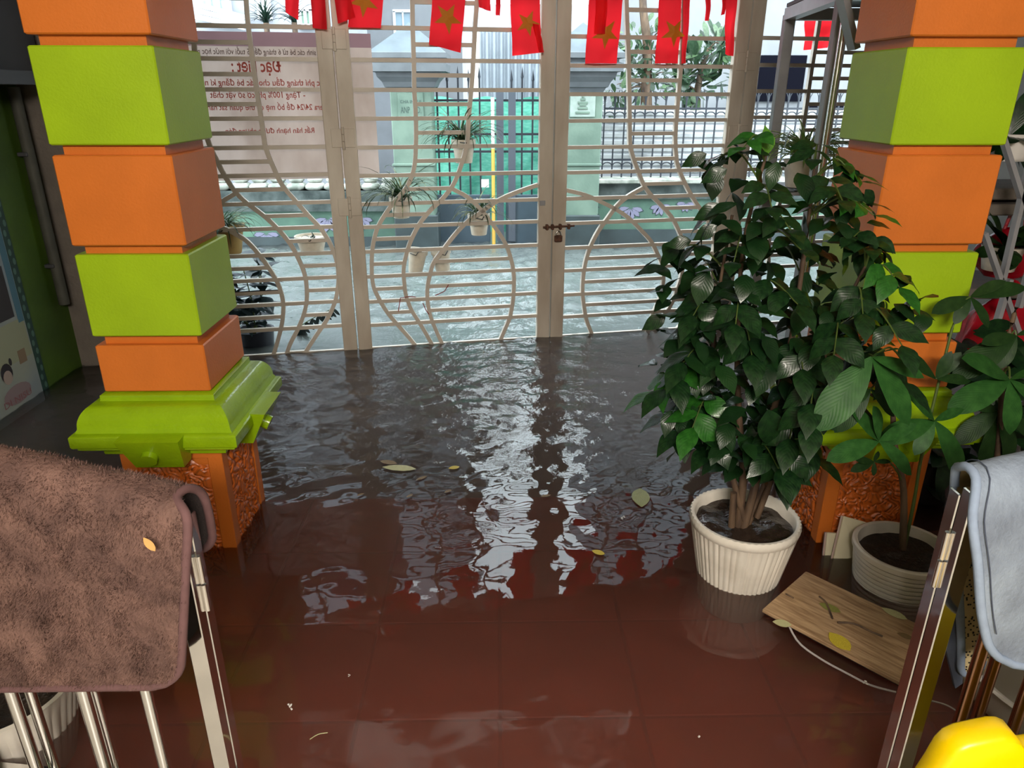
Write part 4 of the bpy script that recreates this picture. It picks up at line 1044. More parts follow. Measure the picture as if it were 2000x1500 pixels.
def near_stem(P):
    best = None
    for pts in SPTS:
        for q in pts[6:]:
            d = (q - P).length + (0 if q.z > P.z - .12 else .6) * .2
            if best is None or d < best[0]: best = (d, q)
    return best[1]
rl = random.Random(12); nleaf = 0; inner = []
def limit(p):                                  # keep the crown in front of the right pillar
    if p.x > 1.02: p.y = min(p.y, 2.05)
    return p
vs_ = []
for k in range(60): vs_.append(270 + (900 - 270) * ((k + .5) / 60) ** .78)
rl.shuffle(vs_)
comp = 0
for v in vs_:
    if nleaf >= 282: break
    a, b = env(v); mid = (a + b) / 2; rad = (b - a) / 2
    ph = PI * rl.uniform(-.08, 1.08) + PI if comp % 6 else PI * rl.uniform(0, 1)      # mostly the camera side
    q = rl.uniform(.55, 1.0) if comp % 3 else rl.uniform(.92, 1.05)
    flat = v < 500
    if flat: q = rl.uniform(.75, 1.02)
    c = at(mid, v, PCY); rx = rad / FPX * (c - EYEV).dot(_fw); ry = min(rx, .36)
    P = limit(Vector((c.x + rx * q * math.cos(ph), c.y + ry * q * math.sin(ph), c.z)))
    S0 = near_stem(P + Vector((0, 0, -.02))); hd = Vector((P.x - S0.x, P.y - S0.y, 0)); 
    if hd.length < .03: hd = Vector((math.cos(ph), math.sin(ph), 0)) * .05
    hd.normalize(); comp += 1
    tip = P + hd * .02; midp = (S0 + tip) / 2 + Vector((0, 0, .05))
    rp = catmull([S0, midp, tip], 6)
    obj('twig', MB().tube(rp, .0032, 5, .0016), M_GSTEM, bt)
    sc_ = (.92, 1.12, 1.32)[(v > 480) + (v > 640)] ; mm = M_LEAF if rl.random() < .88 else M_LEAF2
    if 280 < v < 480 and rl.random() < .35: mm = M_LEAF2
    n_ = len(rp) - 1
    leaf(bt, 'ovate', mm, rp[-1], hd + Vector((0, 0, .02 if flat else -.35)), .092 * sc_, (0, 0, 1)); nleaf += 1
    side = Vector((-hd.y, hd.x, 0))
    for t in (.82, .58):
        for sg in (-1, 1):
            if nleaf >= 286: break
            p = rp[int(t * n_)]; d = hd * .55 + side * sg * rl.uniform(.7, 1.1) + Vector((0, 0, rl.uniform(-.3, .1) if flat else rl.uniform(-.75, -.1)))
            leaf(bt, rl.choice(('ovate', 'ovate2')), mm, p, d, rl.uniform(.07, .098) * sc_, (hd * .5 + Vector((rl.uniform(-.6, .6), rl.uniform(-.6, .3), 1)))); nleaf += 1
    for _ in range(3 if v < 420 else 6 if v < 540 else 12):
        c2 = Vector((c.x + rx * rl.uniform(-.9, .9), c.y + ry * rl.uniform(-.6, .8), c.z + rl.uniform(-.05, .05)))
        p = c2
        d = Vector((rl.gauss(0, 1), rl.gauss(-.2, 1), rl.uniform(-.9, .2)))
        inner.append((rl.choice(('ovate', 'ovate2')), M_LEAF, limit(p), d, rl.uniform(.07, .11), (0, -.3, 1)))
foliage('inner_foliage', bt, inner)
# leaves that stick out clearly in the photo
for (u0, v0, u1, v1, y, L) in ((1500, 800, 1522, 940, 1.80, .15), (1575, 850, 1592, 900, 1.95, .06), (1640, 420, 1700, 402, 2.0, .07), (1665, 382, 1705, 400, 2.0, .075), (1300, 615, 1262, 640, 2.0, .09), (1350, 470, 1300, 478, 2.05, .08), (1380, 300, 1342, 318, 2.05, .08), (1500, 300, 1500, 255, 2.0, .08), (1690, 370, 1708, 398, 1.98, .07), (1420, 330, 1375, 352, 1.95, .08), (1410, 400, 1348, 432, 1.95, .09), (1400, 440, 1352, 470, 1.95, .08), (1640, 345, 1690, 340, 1.98, .08)):
    a = at(u0, v0, y); b = at(u1, v1, y); d = b - a
    if True: leaf(bt, 'ovate', M_LEAF3 if v1 == 255 else M_LEAF, a, d, L, (0, -1, .4)); nleaf += 1

# =================================================================== MONEY TREE in a grooved white pot
MCY = 1.96
mc = at(1766, 1066, MCY); mr = 90 / FPX * (mc - EYEV).dot(_fw); mrim = mc.z
mt_ = thing('money_tree', (mc.x, mc.y, STEP), 'money tree with long fingered leaves in a white grooved pot by the right pillar', 'potted plant')
prof = [(.001, 0), (mr * .72, 0), (mr * .76, .01)]
Hm = mrim - STEP
NG = 13
for k in range(NG):
    z = .02 + (Hm - .045) * k / NG; r = mr * (.76 + .24 * (z / Hm) ** .8)
    q_ = (Hm - .045) / NG; prof += [(r, z), (r + .0015, z + q_ * .4), (r, z + q_ * .80), (r - .006, z + q_ * .86), (r - .006, z + q_ * .96)]
prof += [(mr, Hm - .024), (mr + .004, Hm - .02), (mr + .004, Hm - .004), (mr - .002, Hm), (mr - .012, Hm - .002), (mr - .016, Hm - .06)]
obj('pot', MB().lathe((mc.x, mc.y, STEP), prof, 64), mat('grooved_white_ceramic', lin(222, 216, 206), .35, col2=lin(186, 178, 166), vscale=7, lo=.45, hi=.85), mt_, 40)
obj('soil', MB().grid(soilf(mr - .014, mrim - .04, mc.x, mc.y, .018, 7), 14, 36), M_SOILD, mt_, 180)
tp = catmull([Vector((mc.x + .02, mc.y + .03, mrim - .05)), at(1765, 960, MCY + .04), at(1748, 870, MCY + .03), at(1745, 780, MCY + .03), at(1760, 700, MCY + .04)], 5)
obj('trunk', MB().tube(tp, .012, 8, .006), M_STEM, mt_, 60)
tp2 = catmull([Vector((mc.x + .03, mc.y + .04, mrim - .05)), at(1785, 980, MCY + .05), at(1800, 890, MCY + .06), at(1830, 760, MCY + .08), at(1860, 640, MCY + .1)], 5)
obj('trunk', MB().tube(tp2, .006, 8, .004), M_GSTEM, mt_, 60)
def palm_leaf(tree, hub, y, ends, m, dy=-.06, stem=None, kind='lance'):
    h = at(hub[0], hub[1], y)
    if stem is not None: obj('petiole', MB().tube(catmull([stem, (stem + h) / 2 + Vector((0, 0, .03)), h], 4), .0035, 5, .0025), M_GSTEM, tree)
    for (u, v) in ends:
        e = at(u, v, y + dy); d = e - h
        leaf(tree, kind, m, h, d + Vector((0, 0, d.length * .12)), d.length * 1.05, (0, -.6, .9), wscale=1.08)
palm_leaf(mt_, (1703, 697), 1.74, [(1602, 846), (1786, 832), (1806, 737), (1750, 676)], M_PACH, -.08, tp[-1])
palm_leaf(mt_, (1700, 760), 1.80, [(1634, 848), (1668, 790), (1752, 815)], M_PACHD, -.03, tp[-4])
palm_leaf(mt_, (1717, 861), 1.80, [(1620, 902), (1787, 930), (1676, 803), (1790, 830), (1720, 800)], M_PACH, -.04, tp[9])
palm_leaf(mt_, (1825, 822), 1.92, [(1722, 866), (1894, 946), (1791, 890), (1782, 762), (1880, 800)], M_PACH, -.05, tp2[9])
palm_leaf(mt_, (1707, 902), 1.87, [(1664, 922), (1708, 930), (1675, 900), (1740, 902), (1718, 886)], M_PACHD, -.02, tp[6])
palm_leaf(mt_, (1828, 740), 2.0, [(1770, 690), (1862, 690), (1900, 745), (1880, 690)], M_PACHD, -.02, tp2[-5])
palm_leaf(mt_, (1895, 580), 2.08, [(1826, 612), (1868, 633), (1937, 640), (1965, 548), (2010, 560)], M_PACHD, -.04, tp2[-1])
# second money tree further right
m2c = Vector((1.66, 2.05, 0)); m2 = thing('money_tree', (m2c.x, m2c.y, STEP), 'second money tree in a dark pot, half hidden behind the grey blue mat', 'potted plant')
obj('pot', MB().lathe((m2c.x, m2c.y, STEP), [(.001, 0), (.11, 0), (.15, .34), (.155, .36), (.14, .36), (.13, .31), (.001, .30)], 28), mat('dark_brown_pot', lin(52, 42, 36), .4, var=.1), m2, 40)
t2 = catmull([m2c + Vector((0, 0, .08)), at(1950, 870, 2.05), at(1962, 700, 2.05), at(1985, 600, 2.05)], 5); obj('trunk', MB().tube(t2, .011, 8, .006), M_STEM, m2, 60)
palm_leaf(m2, (1972, 741), 1.98, [(1859, 808), (1984, 852), (1895, 700), (2040, 800), (2030, 720)], M_PACH, -.06, t2[9])
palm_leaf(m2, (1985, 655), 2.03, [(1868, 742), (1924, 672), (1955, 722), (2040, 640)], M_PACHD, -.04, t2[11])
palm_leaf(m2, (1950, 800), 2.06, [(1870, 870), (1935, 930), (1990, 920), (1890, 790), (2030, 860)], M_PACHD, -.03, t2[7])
# dark undergrowth: leafy shrub between pillar and rack
sh = thing('dark_shrub', (1.70, 2.52, STEP), 'dense dark broad leaved shrub in the shadow right of the right pillar', 'shrub')
obj('pot', MB().lathe((1.72, 2.55, STEP), [(.001, 0), (.12, 0), (.16, .30), (.165, .32), (.15, .32), (.001, .29)], 24), M_DKBROWN, sh, 40)
for k in range(5):
    a = Vector((1.72, 2.55, .05)); b = at(1840 + 35 * k, 700 + 20 * (k % 2), 2.5); obj('stem', MB().tube(catmull([a, (a + b) / 2 + Vector((.02 * k - .04, 0, 0)), b], 4), .007, 5, .003), M_STEM, sh)
for k in range(90):
    u, v = rl.uniform(1800, 2060), rl.uniform(640, 960); p = at(u, v, rl.uniform(2.38, 2.66))
    if p.x < 1.55: p.x = 1.55 + rl.uniform(0, .15)
    leaf(sh, 'lance', M_LEAF, p, (rl.gauss(0, 1), rl.gauss(-.4, .6), rl.uniform(-.8, .7)), rl.uniform(.10, .19), (0, -.6, 1), wscale=1.3)

# =================================================================== RACK, SHELVES AND BAGS at the far right
RY = 2.75
rk = thing('folding_rack', (at(1965, 600, RY).x, RY, FLOOR), 'grey folding rack of crossed bars right of the right pillar', 'rack')
for (a, b) in (((1930, 180), (2012, 440)), ((2016, 300), (1958, 545)), ((1922, 455), (1990, 652)), ((1972, 545), (1940, 652)), ((2040, 420), (1990, 600))):
    obj('cross_bar', MB().bar([at(*a, RY), at(*b, RY)], .028, .016), M_GREYSTEEL, rk)
pa = at(1985, 180, RY); obj('upright', MB().bbox((pa.x + .35, RY, .75), (.03, .03, 1.94), .003), M_GREYSTEEL, rk)
pa = at(1965, 650, RY); obj('foot_bar', MB().bbox((pa.x + .1, RY, FLOOR + .3), (.9, .03, .03), .003), M_GREYSTEEL, rk)
obj('foot_leg', MB().bbox((pa.x - .02, RY, FLOOR + .15), (.03, .03, .34), .003), M_GREYSTEEL, rk)
shv = thing('storage_shelf', (2.35, 3.1, FLOOR), 'grey slatted shelf unit behind the folding rack', 'shelf')
for v in (372, 402, 560): 
    p = at(1960, v, 3.05); obj('board', MB().bbox((2.45, 3.1, p.z), (1.0, .34, .045), .005), M_CONC, shv)
for x in (2.0, 2.9): obj('upright', MB().bbox((x, 3.22, .55), (.04, .04, 1.54), .004), M_DKSTEEL, shv)
def bag(c, sz, label, seed):
    o = MB()
    def fn(u, v):
        a = 2 * PI * u; t = v; r = .5 * math.sin(PI * min(1, .12 + .80 * t)) ** .5 * (1 - .35 * t ** 3)
        k = 1 + .20 * noise.noise(Vector((math.cos(a) * 2 + seed, math.sin(a) * 2, t * 3)))
        return (c[0] + sz[0] * r * k * math.cos(a), c[1] + sz[1] * r * k * math.sin(a), c[2] + sz[2] * t)
    o.grid(fn, 32, 16); b = thing('plastic_bag', c, label, 'bag'); obj('sack', o, M_RED, b, 180)
    t = Vector((c[0], c[1], c[2] + sz[2] * .93)); obj('handle', MB().tube(catmull([t + Vector((-.04, 0, 0)), t + Vector((-.02, 0, .09)), t + Vector((.03, 0, .08)), t + Vector((.05, 0, 0))], 4), .007, 6), M_RED, b); return b
p = at(1905, 690, 2.95); bag((p.x + .08, 2.95, p.z - .05), (.34, .24, .30), 'shiny red plastic bag hanging low on the rack beside the lime block', 1)
p = at(1985, 715, 2.95); bag((p.x + .13, 2.98, p.z - .04), (.30, .22, .34), 'red plastic bag behind the crossed bars at the right edge', 2)
p = at(1935, 540, 3.0); bag((p.x + .06, 3.02, p.z), (.26, .2, .2), 'small dark red bag on the shelf behind the rack', 3)
ps = at(1960, 480, 2.95); pp = thing('potted_plant', ps, 'broad leaved plant between the shelf boards behind the rack', 'potted plant')
obj('pot', MB().lathe(ps - Vector((0, 0, .1)), [(.001, 0), (.06, 0), (.08, .1), (.07, .1), (.001, .08)], 18), M_HANGPOT, pp, 40)
for k in range(22): leaf(pp, 'lance', M_PACHD, ps, (rl.gauss(0, 1), rl.gauss(-.4, .6), rl.uniform(-.1, 1)), rl.uniform(.12, .24), (0, -.5, 1))
ps = at(1975, 240, 2.95); pp = thing('potted_plant', ps, 'dark leafy plant high on the rack right of the upper lime block', 'potted plant')
obj('pot', MB().lathe(ps + Vector((.02, 0, -.14)), [(.001, 0), (.06, 0), (.08, .1), (.07, .1), (.001, .08)], 18), M_WHITE, pp, 40)
for k in range(22): leaf(pp, 'lance', M_LEAF, ps + Vector((0, 0, -.05)), (rl.gauss(0, 1), rl.gauss(-.4, .6), rl.uniform(-.6, .8)), rl.uniform(.12, .22), (0, -.5, 1))

# =================================================================== RAILINGS
def railing(sgn, u_e, v_e, label, balX, m_bal, ztop, slope):
    """main rail with a folded gate panel behind it; u_e,v_e: photo point of the front tube's inner front edge at the bottom of the frame"""
    y0 = 1.12; e = at(u_e, v_e, y0); x0 = e.x                    # inner edge
    g = thing('stair_railing', (x0, y0, .01), label, 'railing')
    w = .032
    cx = x0 + sgn * w / 2
    obj('end_post', MB().bbox((cx, y0 + w / 2, (ztop + .01) / 2), (w, w, ztop - .01), .002), M_STEEL, g)
    g2_ = obj('folded_panel_post', MB().bbox((cx, y0 + w * 1.5 + .003, (ztop + .0) / 2 - .01), (w, w, ztop - .02), .002), M_STEEL, g)
    hx = x0 - sgn * .004
    for k, (za, zb) in enumerate(((.10, .16), (.165, .225))): obj('hinge', MB().tube([(hx, y0 + w + .001, ztop - zb), (hx, y0 + w + .001, ztop - za)], .006, 10), M_STEEL2, g, 60)
    L = 1.0
    for dy, zz in ((0, ztop - .02), (w + .003, ztop - .04), (0, .035), (w + .003, .04)):
        a = Vector((cx, y0 + w / 2 + dy, zz)); obj('rail', MB().bar([a, a + Vector((sgn * L, slope * L, 0))], .026, .032), M_STEEL, g)
    for (u, v, lay, r) in balX:
        yb = y0 + w / 2 + (0 if lay == 0 else w + .003); q = at(u, v, yb + slope * abs(at(u, v, yb).x - cx)); 
        obj('baluster', MB().tube([(q.x, q.y, .04), (q.x, q.y, ztop - .02)], r, 14), m_bal, g, 60)
    return cx, y0 + w / 2
M_BRONZE = mat('bronze_steel', lin(170, 130, 104), .2, metal=1.0)
ZR = .79
lcx, lcy = railing(-1, 447, 1500, 'polished steel stair railing under the brown shaggy mat', [(305, 1430, 0, .0115), (185, 1430, 0, .0125), (48, 1430, 0, .0125), (-80, 1430, 0, .0125), (206, 1430, 1, .010), (84, 1430, 1, .011), (-40, 1430, 1, .011)], M_STEEL, ZR, .12)
rcx, rcy = railing(1, 1755, 1500, 'polished steel stair railing under the grey blue mat', [(1880, 1390, 0, .0125), (1912, 1390, 1, .0125), (1990, 1390, 0, .012), (2060, 1390, 0, .012)], M_BRONZE, ZR + .035, .12)

# =================================================================== MATS over the railings
def mat_over(name, label, edgeR, edgeL, mface, mback, mbind, rcor, sgn, pile=0, bumpf=.006, seam=False, backing_dots=False):
    """edgeR / edgeL: 3-D polylines (front hem -> over the rail -> back hem) of the inner and outer side"""
    A = catmull(edgeR, 10); B = catmull(edgeL, 10); n = len(A)
    cum = [0]
    for p, q in zip(A, A[1:]): cum.append(cum[-1] + (q - p).length)
    Lp = cum[-1]
    def pick(P, t):
        d = t * Lp
        for i in range(n - 1):
            if cum[i + 1] >= d or i == n - 2:
                k = min(1, max(0, (d - cum[i]) / max(1e-6, cum[i + 1] - cum[i]))); return P[i].lerp(P[i + 1], k)
    W = (B[0] - A[0]).length
    def raw(u, v):
        d = min(v, 1 - v) * Lp; a0 = 0
        if d < rcor: a0 = (rcor - math.sqrt(max(0, rcor ** 2 - (rcor - d) ** 2))) / W
        uu = a0 + u * (1 - a0)
        p = pick(A, v).lerp(pick(B, v), uu)
        return p
    def nrm(u, v):
        e = .01
        du = raw(min(1, u + e), v) - raw(max(0, u - e), v); dv = raw(u, min(1, v + e)) - raw(u, max(0, v - e))
        m = du.cross(dv)
        if m.length < 1e-9: return Vector((0, -1, 0))
        m.normalize(); return m * (-sgn)
    def surf(o, amp):
        def fn(u, v):
            p = raw(u, v); k = amp * (noise.noise(p * 9) + .5 * noise.noise(p * 22)); return p + nrm(u, v) * (o + k)
        return fn
    t = thing(name, (A[n // 2] + B[n // 2]) / 2, label, 'mat')
    f = obj('pile_face', MB().grid(surf(.006, bumpf), 70, 90), mface, t, 180)
    obj('backing', MB().grid(surf(-.002, bumpf * .4), 50, 70), mback, t, 180)
    edge = [raw(0, v / 90) + nrm(0, v / 90) * .002 for v in range(91)]
    hem0 = [raw(u / 30, 0) + nrm(u / 30, 0) * .002 for u in range(30, 0, -1)]; hem1 = [raw(u / 30, 1) + nrm(u / 30, 1) * .002 for u in range(1, 31)]
    obj('binding', MB().tube(hem0 + edge + hem1, .0085, 8), mbind, t, 180)
    if seam:
        sm = [raw(.045, v / 60) + nrm(.045, v / 60) * .0105 for v in range(4, 57)]; obj('seam', MB().tube(sm, .0012, 5), mat('seam_thread', lin(70, 78, 96), .8), t)
    if backing_dots:
        mb = MB(); rr = random.Random(3)
        for _ in range(900):
            u, v = rr.uniform(.01, .6), rr.uniform(.55, .99); p = raw(u, v) - nrm(u, v) * .0035; mb.box(p, (.003, .0012, .003))
        o = obj('rubber_dots', mb, M_BLACK, t); o['kind'] = 'stuff'
    if pile:
        rr = random.Random(9); vs, fs = [], []; sf = surf(.004, bumpf)
        G = 60; cache = [[(sf(i / G, j / G), nrm(i / G, j / G)) for j in range(G + 1)] for i in range(G + 1)]
        for _ in range(pile):
            u, v = rr.random() * G, rr.random() * .78 * G; i, j = min(G - 1, int(u)), min(G - 1, int(v)); fu, fv = u - i, v - j
            p = cache[i][j][0].lerp(cache[i + 1][j][0], fu).lerp(cache[i][j + 1][0].lerp(cache[i + 1][j + 1][0], fu), fv); m = cache[i][j][1]
            cl = noise.noise_vector(p * 28) * 1.1
            d = (m * .8 + Vector((rr.gauss(0, .45), rr.gauss(0, .3), -.55 + rr.gauss(0, .4))) + cl).normalized(); l = rr.uniform(.006, .013); s = d.cross(m + Vector((.01, .02, 0)))
            if s.length < 1e-5: continue
            s = s.normalized() * rr.uniform(.0009, .0018); b = len(vs); vs += [p - s, p + s, p + d * l]; fs.append((b, b + 1, b + 2))
        me = bpy.data.meshes.new('pile'); me.from_pydata(vs, [], fs); me.update(); o = link('pile', me, mface, t); o['kind'] = 'stuff'
    return t, raw, nrm
M_BROWN = mat('brown_shaggy_pile', lin(120, 90, 80), .8, col2=lin(84, 60, 54), vscale=16, bump=.5, bscale=130, lo=.3, hi=.7)
M_BROWNB = mat('brown_mat_binding', lin(104, 74, 74), .85, var=.08, vscale=40)
M_RUBBER = mat('dark_rubber_backing', lin(52, 44, 44), .6, bump=.3, bscale=300)
M_BLUE = mat('grey_blue_pile', lin(146, 160, 178), .85, col2=lin(108, 118, 134), vscale=11, bump=.3, bscale=120, lo=.3, hi=.7)
M_BLUEB = mat('blue_mat_binding', lin(140, 156, 180), .8, var=.06, vscale=50)
M_BEIGE = mat('beige_dotted_backing', lin(206, 186, 140), .7, var=.06, vscale=20)
A = [at(352, 1338, 1.065), at(358, 1240, 1.07), at(364, 1110, 1.082), at(367, 1015, 1.098)] + [Vector((lcx + .015, 1.128, ZR + .038)), Vector((lcx + .022, 1.165, ZR + .036)), Vector((lcx + .03, 1.20, ZR - .01))] + [at(420, 1085, 1.22)]
B = [at(-160, 1345, 1.14), at(-160, 1240, 1.145), at(-165, 1110, 1.155), at(-170, 960, 1.165), Vector((-1.24, 1.23, ZR + .145)), Vector((-1.24, 1.28, ZR + .135)), Vector((-1.23, 1.32, ZR + .05)), Vector((-1.22, 1.33, ZR - .12))]
mb_, braw, bnrm = mat_over('bath_mat', 'brown shaggy bath mat draped over the left steel railing', A, B, M_BROWN, M_RUBBER, M_BROWNB, .055, 1, pile=42000)
A = [at(1936, 1290, 1.05), at(1916, 1200, 1.06), at(1908, 1100, 1.07), at(1898, 1015, 1.085)] + [Vector((rcx - .022, 1.12, ZR + .070)), Vector((rcx - .018, 1.165, ZR + .067)), Vector((rcx + .01, 1.205, ZR - .005)), at(1878, 1240, 1.235), at(1876, 1335, 1.235)]
B = [at(2240, 1335, 1.11), at(2240, 1220, 1.12), at(2235, 1100, 1.13), at(2225, 990, 1.14), Vector((1.33, 1.20, ZR + .125)), Vector((1.33, 1.25, ZR + .115)), Vector((1.33, 1.28, ZR)), Vector((1.33, 1.29, ZR - .14)), Vector((1.33, 1.29, ZR - .26))]
mt2, rraw, rnrm = mat_over('bath_mat', 'grey blue suede bath mat draped over the right steel railing', A, B, M_BLUE, M_BEIGE, M_BLUEB, .05, -1, bumpf=.004, seam=True, backing_dots=True)
# curled dark corner of the back flap
ca_, cb_, cc_ = at(1884, 1150, 1.232), at(1882, 1330, 1.232), at(1840, 1235, 1.27)
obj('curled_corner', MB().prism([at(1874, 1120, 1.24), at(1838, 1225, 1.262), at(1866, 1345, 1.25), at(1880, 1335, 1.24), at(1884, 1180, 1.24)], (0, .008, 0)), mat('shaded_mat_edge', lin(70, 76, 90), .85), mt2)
# dry leaf lying on the brown mat
bl = braw(.15, .26); bn = bnrm(.15, .26); o = leaf(None, 'flat', mat('tan_dry_leaf', lin(214, 160, 96), .6), at(280, 1050, 1.06), at(297, 1070, 1.06) - at(280, 1050, 1.06), .032, (0, -1, .3), name='dry_leaf'); tag(o, 'small tan dry leaf stuck on the brown mat', 'leaf')

# =================================================================== YELLOW CHAIR, WHITE TUB, LEFT POT
yc = Vector((.80, .86, .01)); ych = thing('childs_bench', yc, 'bright yellow plastic childs bench at the lower right corner', 'bench')
ol = [(1790, 1530), (1816, 1490), (1836, 1456), (1852, 1440), (1874, 1430), (1905, 1423), (1940, 1416), (1958, 1416), (1972, 1422), (1981, 1434), (1984, 1444), (1992, 1452), (2006, 1455), (2060, 1446), (2160, 1440), (2240, 1446), (2290, 1480), (2300, 1530)]
YB = .92
pl = [at(u, v, YB) for u, v in ol]; zlow = .05
pl = pl + [Vector((pl[-1].x + .01, YB, zlow)), Vector((pl[0].x - .01, YB, zlow))]
mb = MB(); cen = sum(pl, Vector()) / len(pl)
rings = [[p + (cen - p) * .04 + Vector((0, -.030, -.004)) for p in pl], [p + Vector((0, -.022, 0)) for p in pl], [p + Vector((0, .018, 0)) for p in pl], [p + (cen - p) * .04 + Vector((0, .026, -.004)) for p in pl]]
n = len(pl)
for r in rings: mb.v += r
for k in range(3):
    for i in range(n): j = (i + 1) % n; mb.f.append((k * n + i, k * n + j, k * n + n + j, k * n + n + i))
mb.f.append(tuple(reversed(range(n)))); mb.f.append(tuple(range(3 * n, 4 * n)))
obj('backrest', mb, M_YELLOW, ych, 50)
xl, xr = pl[0].x, pl[-3].x; cxm = (xl + xr) / 2
obj('seat', MB().bbox((cxm, YB - .20, .33), (xr - xl + .02, .42, .04), .012), M_YELLOW, ych, 40)
for sx_ in (xl + .02, xr - .02):
    for yy in (YB - .38, YB - .01): obj('leg', MB().bbox((sx_, yy, .16), (.04, .04, .30), .008), M_YELLOW, ych)
tb = onz(1960, 1400); tbc = Vector((1.53, 1.43, 0))
tub = thing('white_tub', (tbc.x, tbc.y, -.04), 'smooth white plastic tub floating behind the right railing', 'tub')
obj('shell', MB().lathe((tbc.x, tbc.y, 0), [(.001, -.035), (.20, -.035), (.25, -.015), (.285, .02), (.30, .06), (.31, .11), (.32, .12), (.325, .125), (.32, .13), (.30, .12), (.285, .06), (.26, .0), (.001, -.01)], 56), M_WHITE, tub, 50)
lp = at(20, 1400, 1.33)
lpt = thing('ribbed_pot', (-1.12, 1.42, STEP), 'big white ribbed pot of dark soil behind the left railing', 'plant pot')
lr = .175; lz = at(110, 1372, 1.36).z; HL = lz - STEP; lc = Vector((at(140, 1350, 1.42).x - lr, 1.42, STEP))
obj('pot', MB().lathe(lc, [(.001, 0), (lr * .7, 0), (lr * .72, .02)] + [(lr * (.72 + .28 * k / 8), .02 + (HL - .03) * k / 8) for k in range(1, 9)] + [(lr + .003, HL), (lr - .01, HL), (lr - .018, HL - .08)], 168, lambda r, z, a: r + (.005 * (abs(math.cos(a * 21)) - .5) if .02 < z < HL - .012 and r > lr * .5 else 0)), M_WHITEPOT, lpt, 55)
obj('soil', MB().grid(soilf(lr - .014, lz - .05, lc.x, lc.y, .012, 5), 12, 30), M_SOILD, lpt, 180)
lpt.location = (lc.x, lc.y, STEP)
for ch in lpt.children: ch.location = -lpt.location

# =================================================================== BOARDS AND FLOATING THINGS
M_OAK = mat('oak_plank_grain', lin(182, 152, 116), .55, col2=lin(140, 110, 80), vscale=5, stretch=(2.2, 22, 22), lo=.35, hi=.65, detail=8)
q = [onz(1487, 1192, .014), onz(1575, 1119, .014), None, onz(1757, 1336, .014)]; q[2] = q[1] + (q[3] - q[0])
ex = (q[3] - q[0]); ey = (q[1] - q[0]); exn, eyn = ex.normalized(), ey.normalized(); eyn = (eyn - exn * eyn.dot(exn)).normalized()
wbx = thing('plank', (q[0] + q[2]) / 2, 'wet oak coloured laminate plank floating beside the ribbed pot', 'plank')
me = MB().bbox((0, 0, 0), (ex.length, ey.length, .012), .0015).mesh('deck'); me.materials.append(M_OAK)
o = link('deck', me, None); o.parent = wbx; o.matrix_basis = Matrix((exn, eyn, Vector((0, 0, 1)))).transposed().to_4x4()
me = MB().bbox((0, 0, -.007), (ex.length - .004, ey.length - .004, .006), .001).mesh('underlay'); me.materials.append(M_DKBROWN)
o = link('underlay', me, None); o.parent = wbx; o.matrix_basis = Matrix((exn, eyn, Vector((0, 0, 1)))).transposed().to_4x4()
M_CREAMB = mat('cream_board', lin(220, 212, 182), .5, var=.04); M_PINKB = mat('pinkish_board_edge', lin(176, 150, 140), .6)
def leanboard(pts, label, th=.012):
    c = sum(pts, Vector()) / len(pts); t = thing('board', c, label, 'board'); nrm_ = (pts[1] - pts[0]).cross(pts[3] - pts[0]).normalized()
    if nrm_.y < 0: nrm_ = -nrm_
    obj('panel', MB().prism(pts, nrm_ * th), M_CREAMB, t); obj('edge_strip', MB().bar([pts[0] + nrm_ * th / 2 - (pts[1] - pts[0]).normalized() * .003, pts[3] + nrm_ * th / 2 - (pts[2] - pts[3]).normalized() * .003], .006, th), M_PINKB, t); return t
leanboard([at(1648, 1008, 2.135), at(1706, 1024, 2.14), at(1690, 1160, 2.03), at(1612, 1160, 2.03)], 'taller cream board with a small hole leaning on the right pillar base')
leanboard([at(1616, 1041, 2.12), at(1642, 1042, 2.125), at(1628, 1150, 2.06), at(1604, 1150, 2.06)], 'shorter cream board half behind the taller one at the pillar base')
tb_ = [o for o in bpy.data.objects if o.name == 'board'][0]
b0, b1, b2 = at(1648, 1008, 2.135), at(1706, 1024, 2.14), at(1612, 1160, 2.03); bn_ = (b1 - b0).cross(b2 - b0).normalized(); rd = ray(1664, 1033); hb = EYEV + rd * ((b0 - EYEV).dot(bn_) / rd.dot(bn_))
if bn_.y < 0: bn_ = -bn_
obj('hole', MB().tube([hb - bn_ * .0012, hb + bn_ * .004], .004, 10), M_BLACK, tb_)

def floater(kind, m, u, v, u2, v2, label, name='fallen_leaf', z=.006, w=1.0, group=None):
    a = onz(u, v, z); b = onz(u2, v2, z); d = b - a
    o = leaf(None, kind, m, a, d, d.length * 1.02, (0, 0, 1), name=name, wscale=w); return tag(o, label, 'leaf', group)
floater('flat', M_PLEAF, 747, 912, 812, 915, 'long pale yellow leaf floating in the dark water left of the reflections', w=.8)
floater('flat', M_BLEAF, 742, 900, 775, 905, 'brown leaf tip floating beside the long pale leaf')
floater('flat', M_YLEAF, 876, 915, 897, 911, 'small pale yellow leaf floating by the left edge of the bright reflection', w=1.4)
floater('flat', M_BLEAF, 812, 938, 834, 929, 'small narrow brown leaf floating below the yellow one', w=.7)
floater('flat', M_BLEAF, 697, 968, 711, 963, 'tiny brown leaf bit floating furthest left')
floater('flat', M_BLEAF, 794, 971, 806, 965, 'tiny tan leaf bit floating below the long pale leaf')
floater('flat', M_BLEAF, 868, 962, 882, 956, 'tiny tan leaf bit floating near a small ripple')
floater('flat', M_BLEAF, 1056, 970, 1076, 966, 'slim brown leaf bit floating in the dark stile reflection', w=.8)
floater('flat', M_OLEAF, 1253, 990, 1250, 953, 'yellow green leaf floating on its own right of the reflections', z=.004, w=1.1)
floater('flat', M_YLEAF, 1156, 1075, 1181, 1082, 'bright yellow leaf floating on the red water below the reflections', w=1.3)
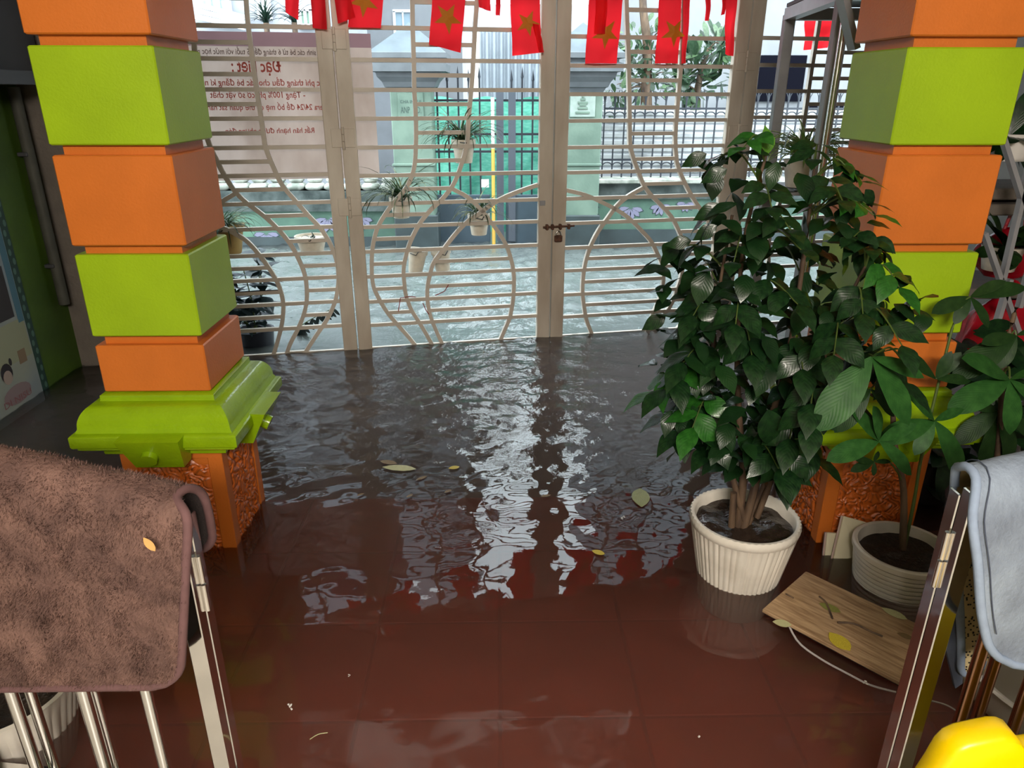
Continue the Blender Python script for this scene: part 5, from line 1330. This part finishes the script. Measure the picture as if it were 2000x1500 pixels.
floater('flat', M_PLEAF, 1509, 1214, 1546, 1220, 'pale oval leaf on the left corner of the oak plank', z=.022, w=1.4)
floater('flat', M_PLEAF, 1722, 1187, 1772, 1209, 'pale leaf lying on the plank against the grooved pot', z=.024)
floater('flat', M_YLEAF, 1620, 1235, 1660, 1270, 'spotted yellow leaf lying in the middle of the oak plank', z=.024, w=1.5)
floater('flat', M_OLEAF, 1600, 1178, 1642, 1195, 'grey green leaf lying across the oak plank', z=.024, w=1.2)
floater('flat', M_BLEAF, 1752, 1236, 1785, 1248, 'torn brown leaf on the plank next to the steel post', z=.024, w=1.2)
def stick(pts, r, m, label, name='twig', z=.006): 
    P = [onz(u, v, z) for u, v in pts]; return tag(obj(name, MB().tube(catmull(P, 3), r, 5), m), label, 'twig')
stick([(1636, 1216), (1668, 1218), (1698, 1232), (1724, 1243)], .003, M_STEM, 'dark curved twig lying on the oak plank', z=.026)
stick([(1600, 1165), (1614, 1178), (1626, 1208)], .003, M_STEM, 'short dark twig under the grey green leaf on the plank', z=.026)
stick([(605, 1444), (622, 1434), (640, 1431)], .0012, M_PLEAF, 'thin straw floating near the bottom of the red water')
stick([(1535, 1160), (1550, 1168)], .0025, M_STEM, 'tiny twig near the far left edge of the plank', z=.026)
M_CLEAR = mat('clear_plastic_strip', lin(190, 184, 184), .25, spec=.8)
P = [onz(u, v, .006) for u, v in ((1530, 1196), (1556, 1250), (1600, 1285), (1660, 1318), (1700, 1338), (1750, 1352))]
tag(obj('plastic_strip', MB().bar(catmull(P, 4), .006, .002), M_CLEAR), 'thin clear plastic strip trailing along the lower edge of the oak plank', 'strip')
P = [onz(u, v, .006) for u, v in ((1806, 1366), (1846, 1376), (1874, 1392))]
tag(obj('plastic_strip', MB().bar(catmull(P, 4), .004, .002), M_CLEAR), 'short pale strip floating between the steel post and the white tub', 'strip')
def scrap(u, v, r, label, seed, z=.004):
    rr = random.Random(seed); c = onz(u, v, z); mb = MB()
    for k in range(5):
        p = c + Vector((rr.uniform(-1, 1) * r, rr.uniform(-1, 1) * r, rr.uniform(0, r * .6))); mb.bbox(p, (r * rr.uniform(.5, 1), r * rr.uniform(.4, .8), r * .4), r * .12, Matrix.Rotation(rr.uniform(0, 3), 3, 'Z') @ Matrix.Rotation(rr.uniform(-.5, .5), 3, 'X'))
    return tag(obj('scrap', mb, M_WHITE), label, 'scrap')
scrap(567, 1381, .008, 'crumpled white scrap floating low on the left of the red water', 1)
scrap(1217, 1012, .007, 'white foam bit floating right of the reflections', 2)
scrap(1690, 1335, .007, 'small white bit caught on the clear strip by the plank', 3)
scrap(682, 1320, .0035, 'tiny white speck on the red water left of centre', 4)
scrap(1366, 1440, .0035, 'tiny cream speck on the red water low on the right', 5)
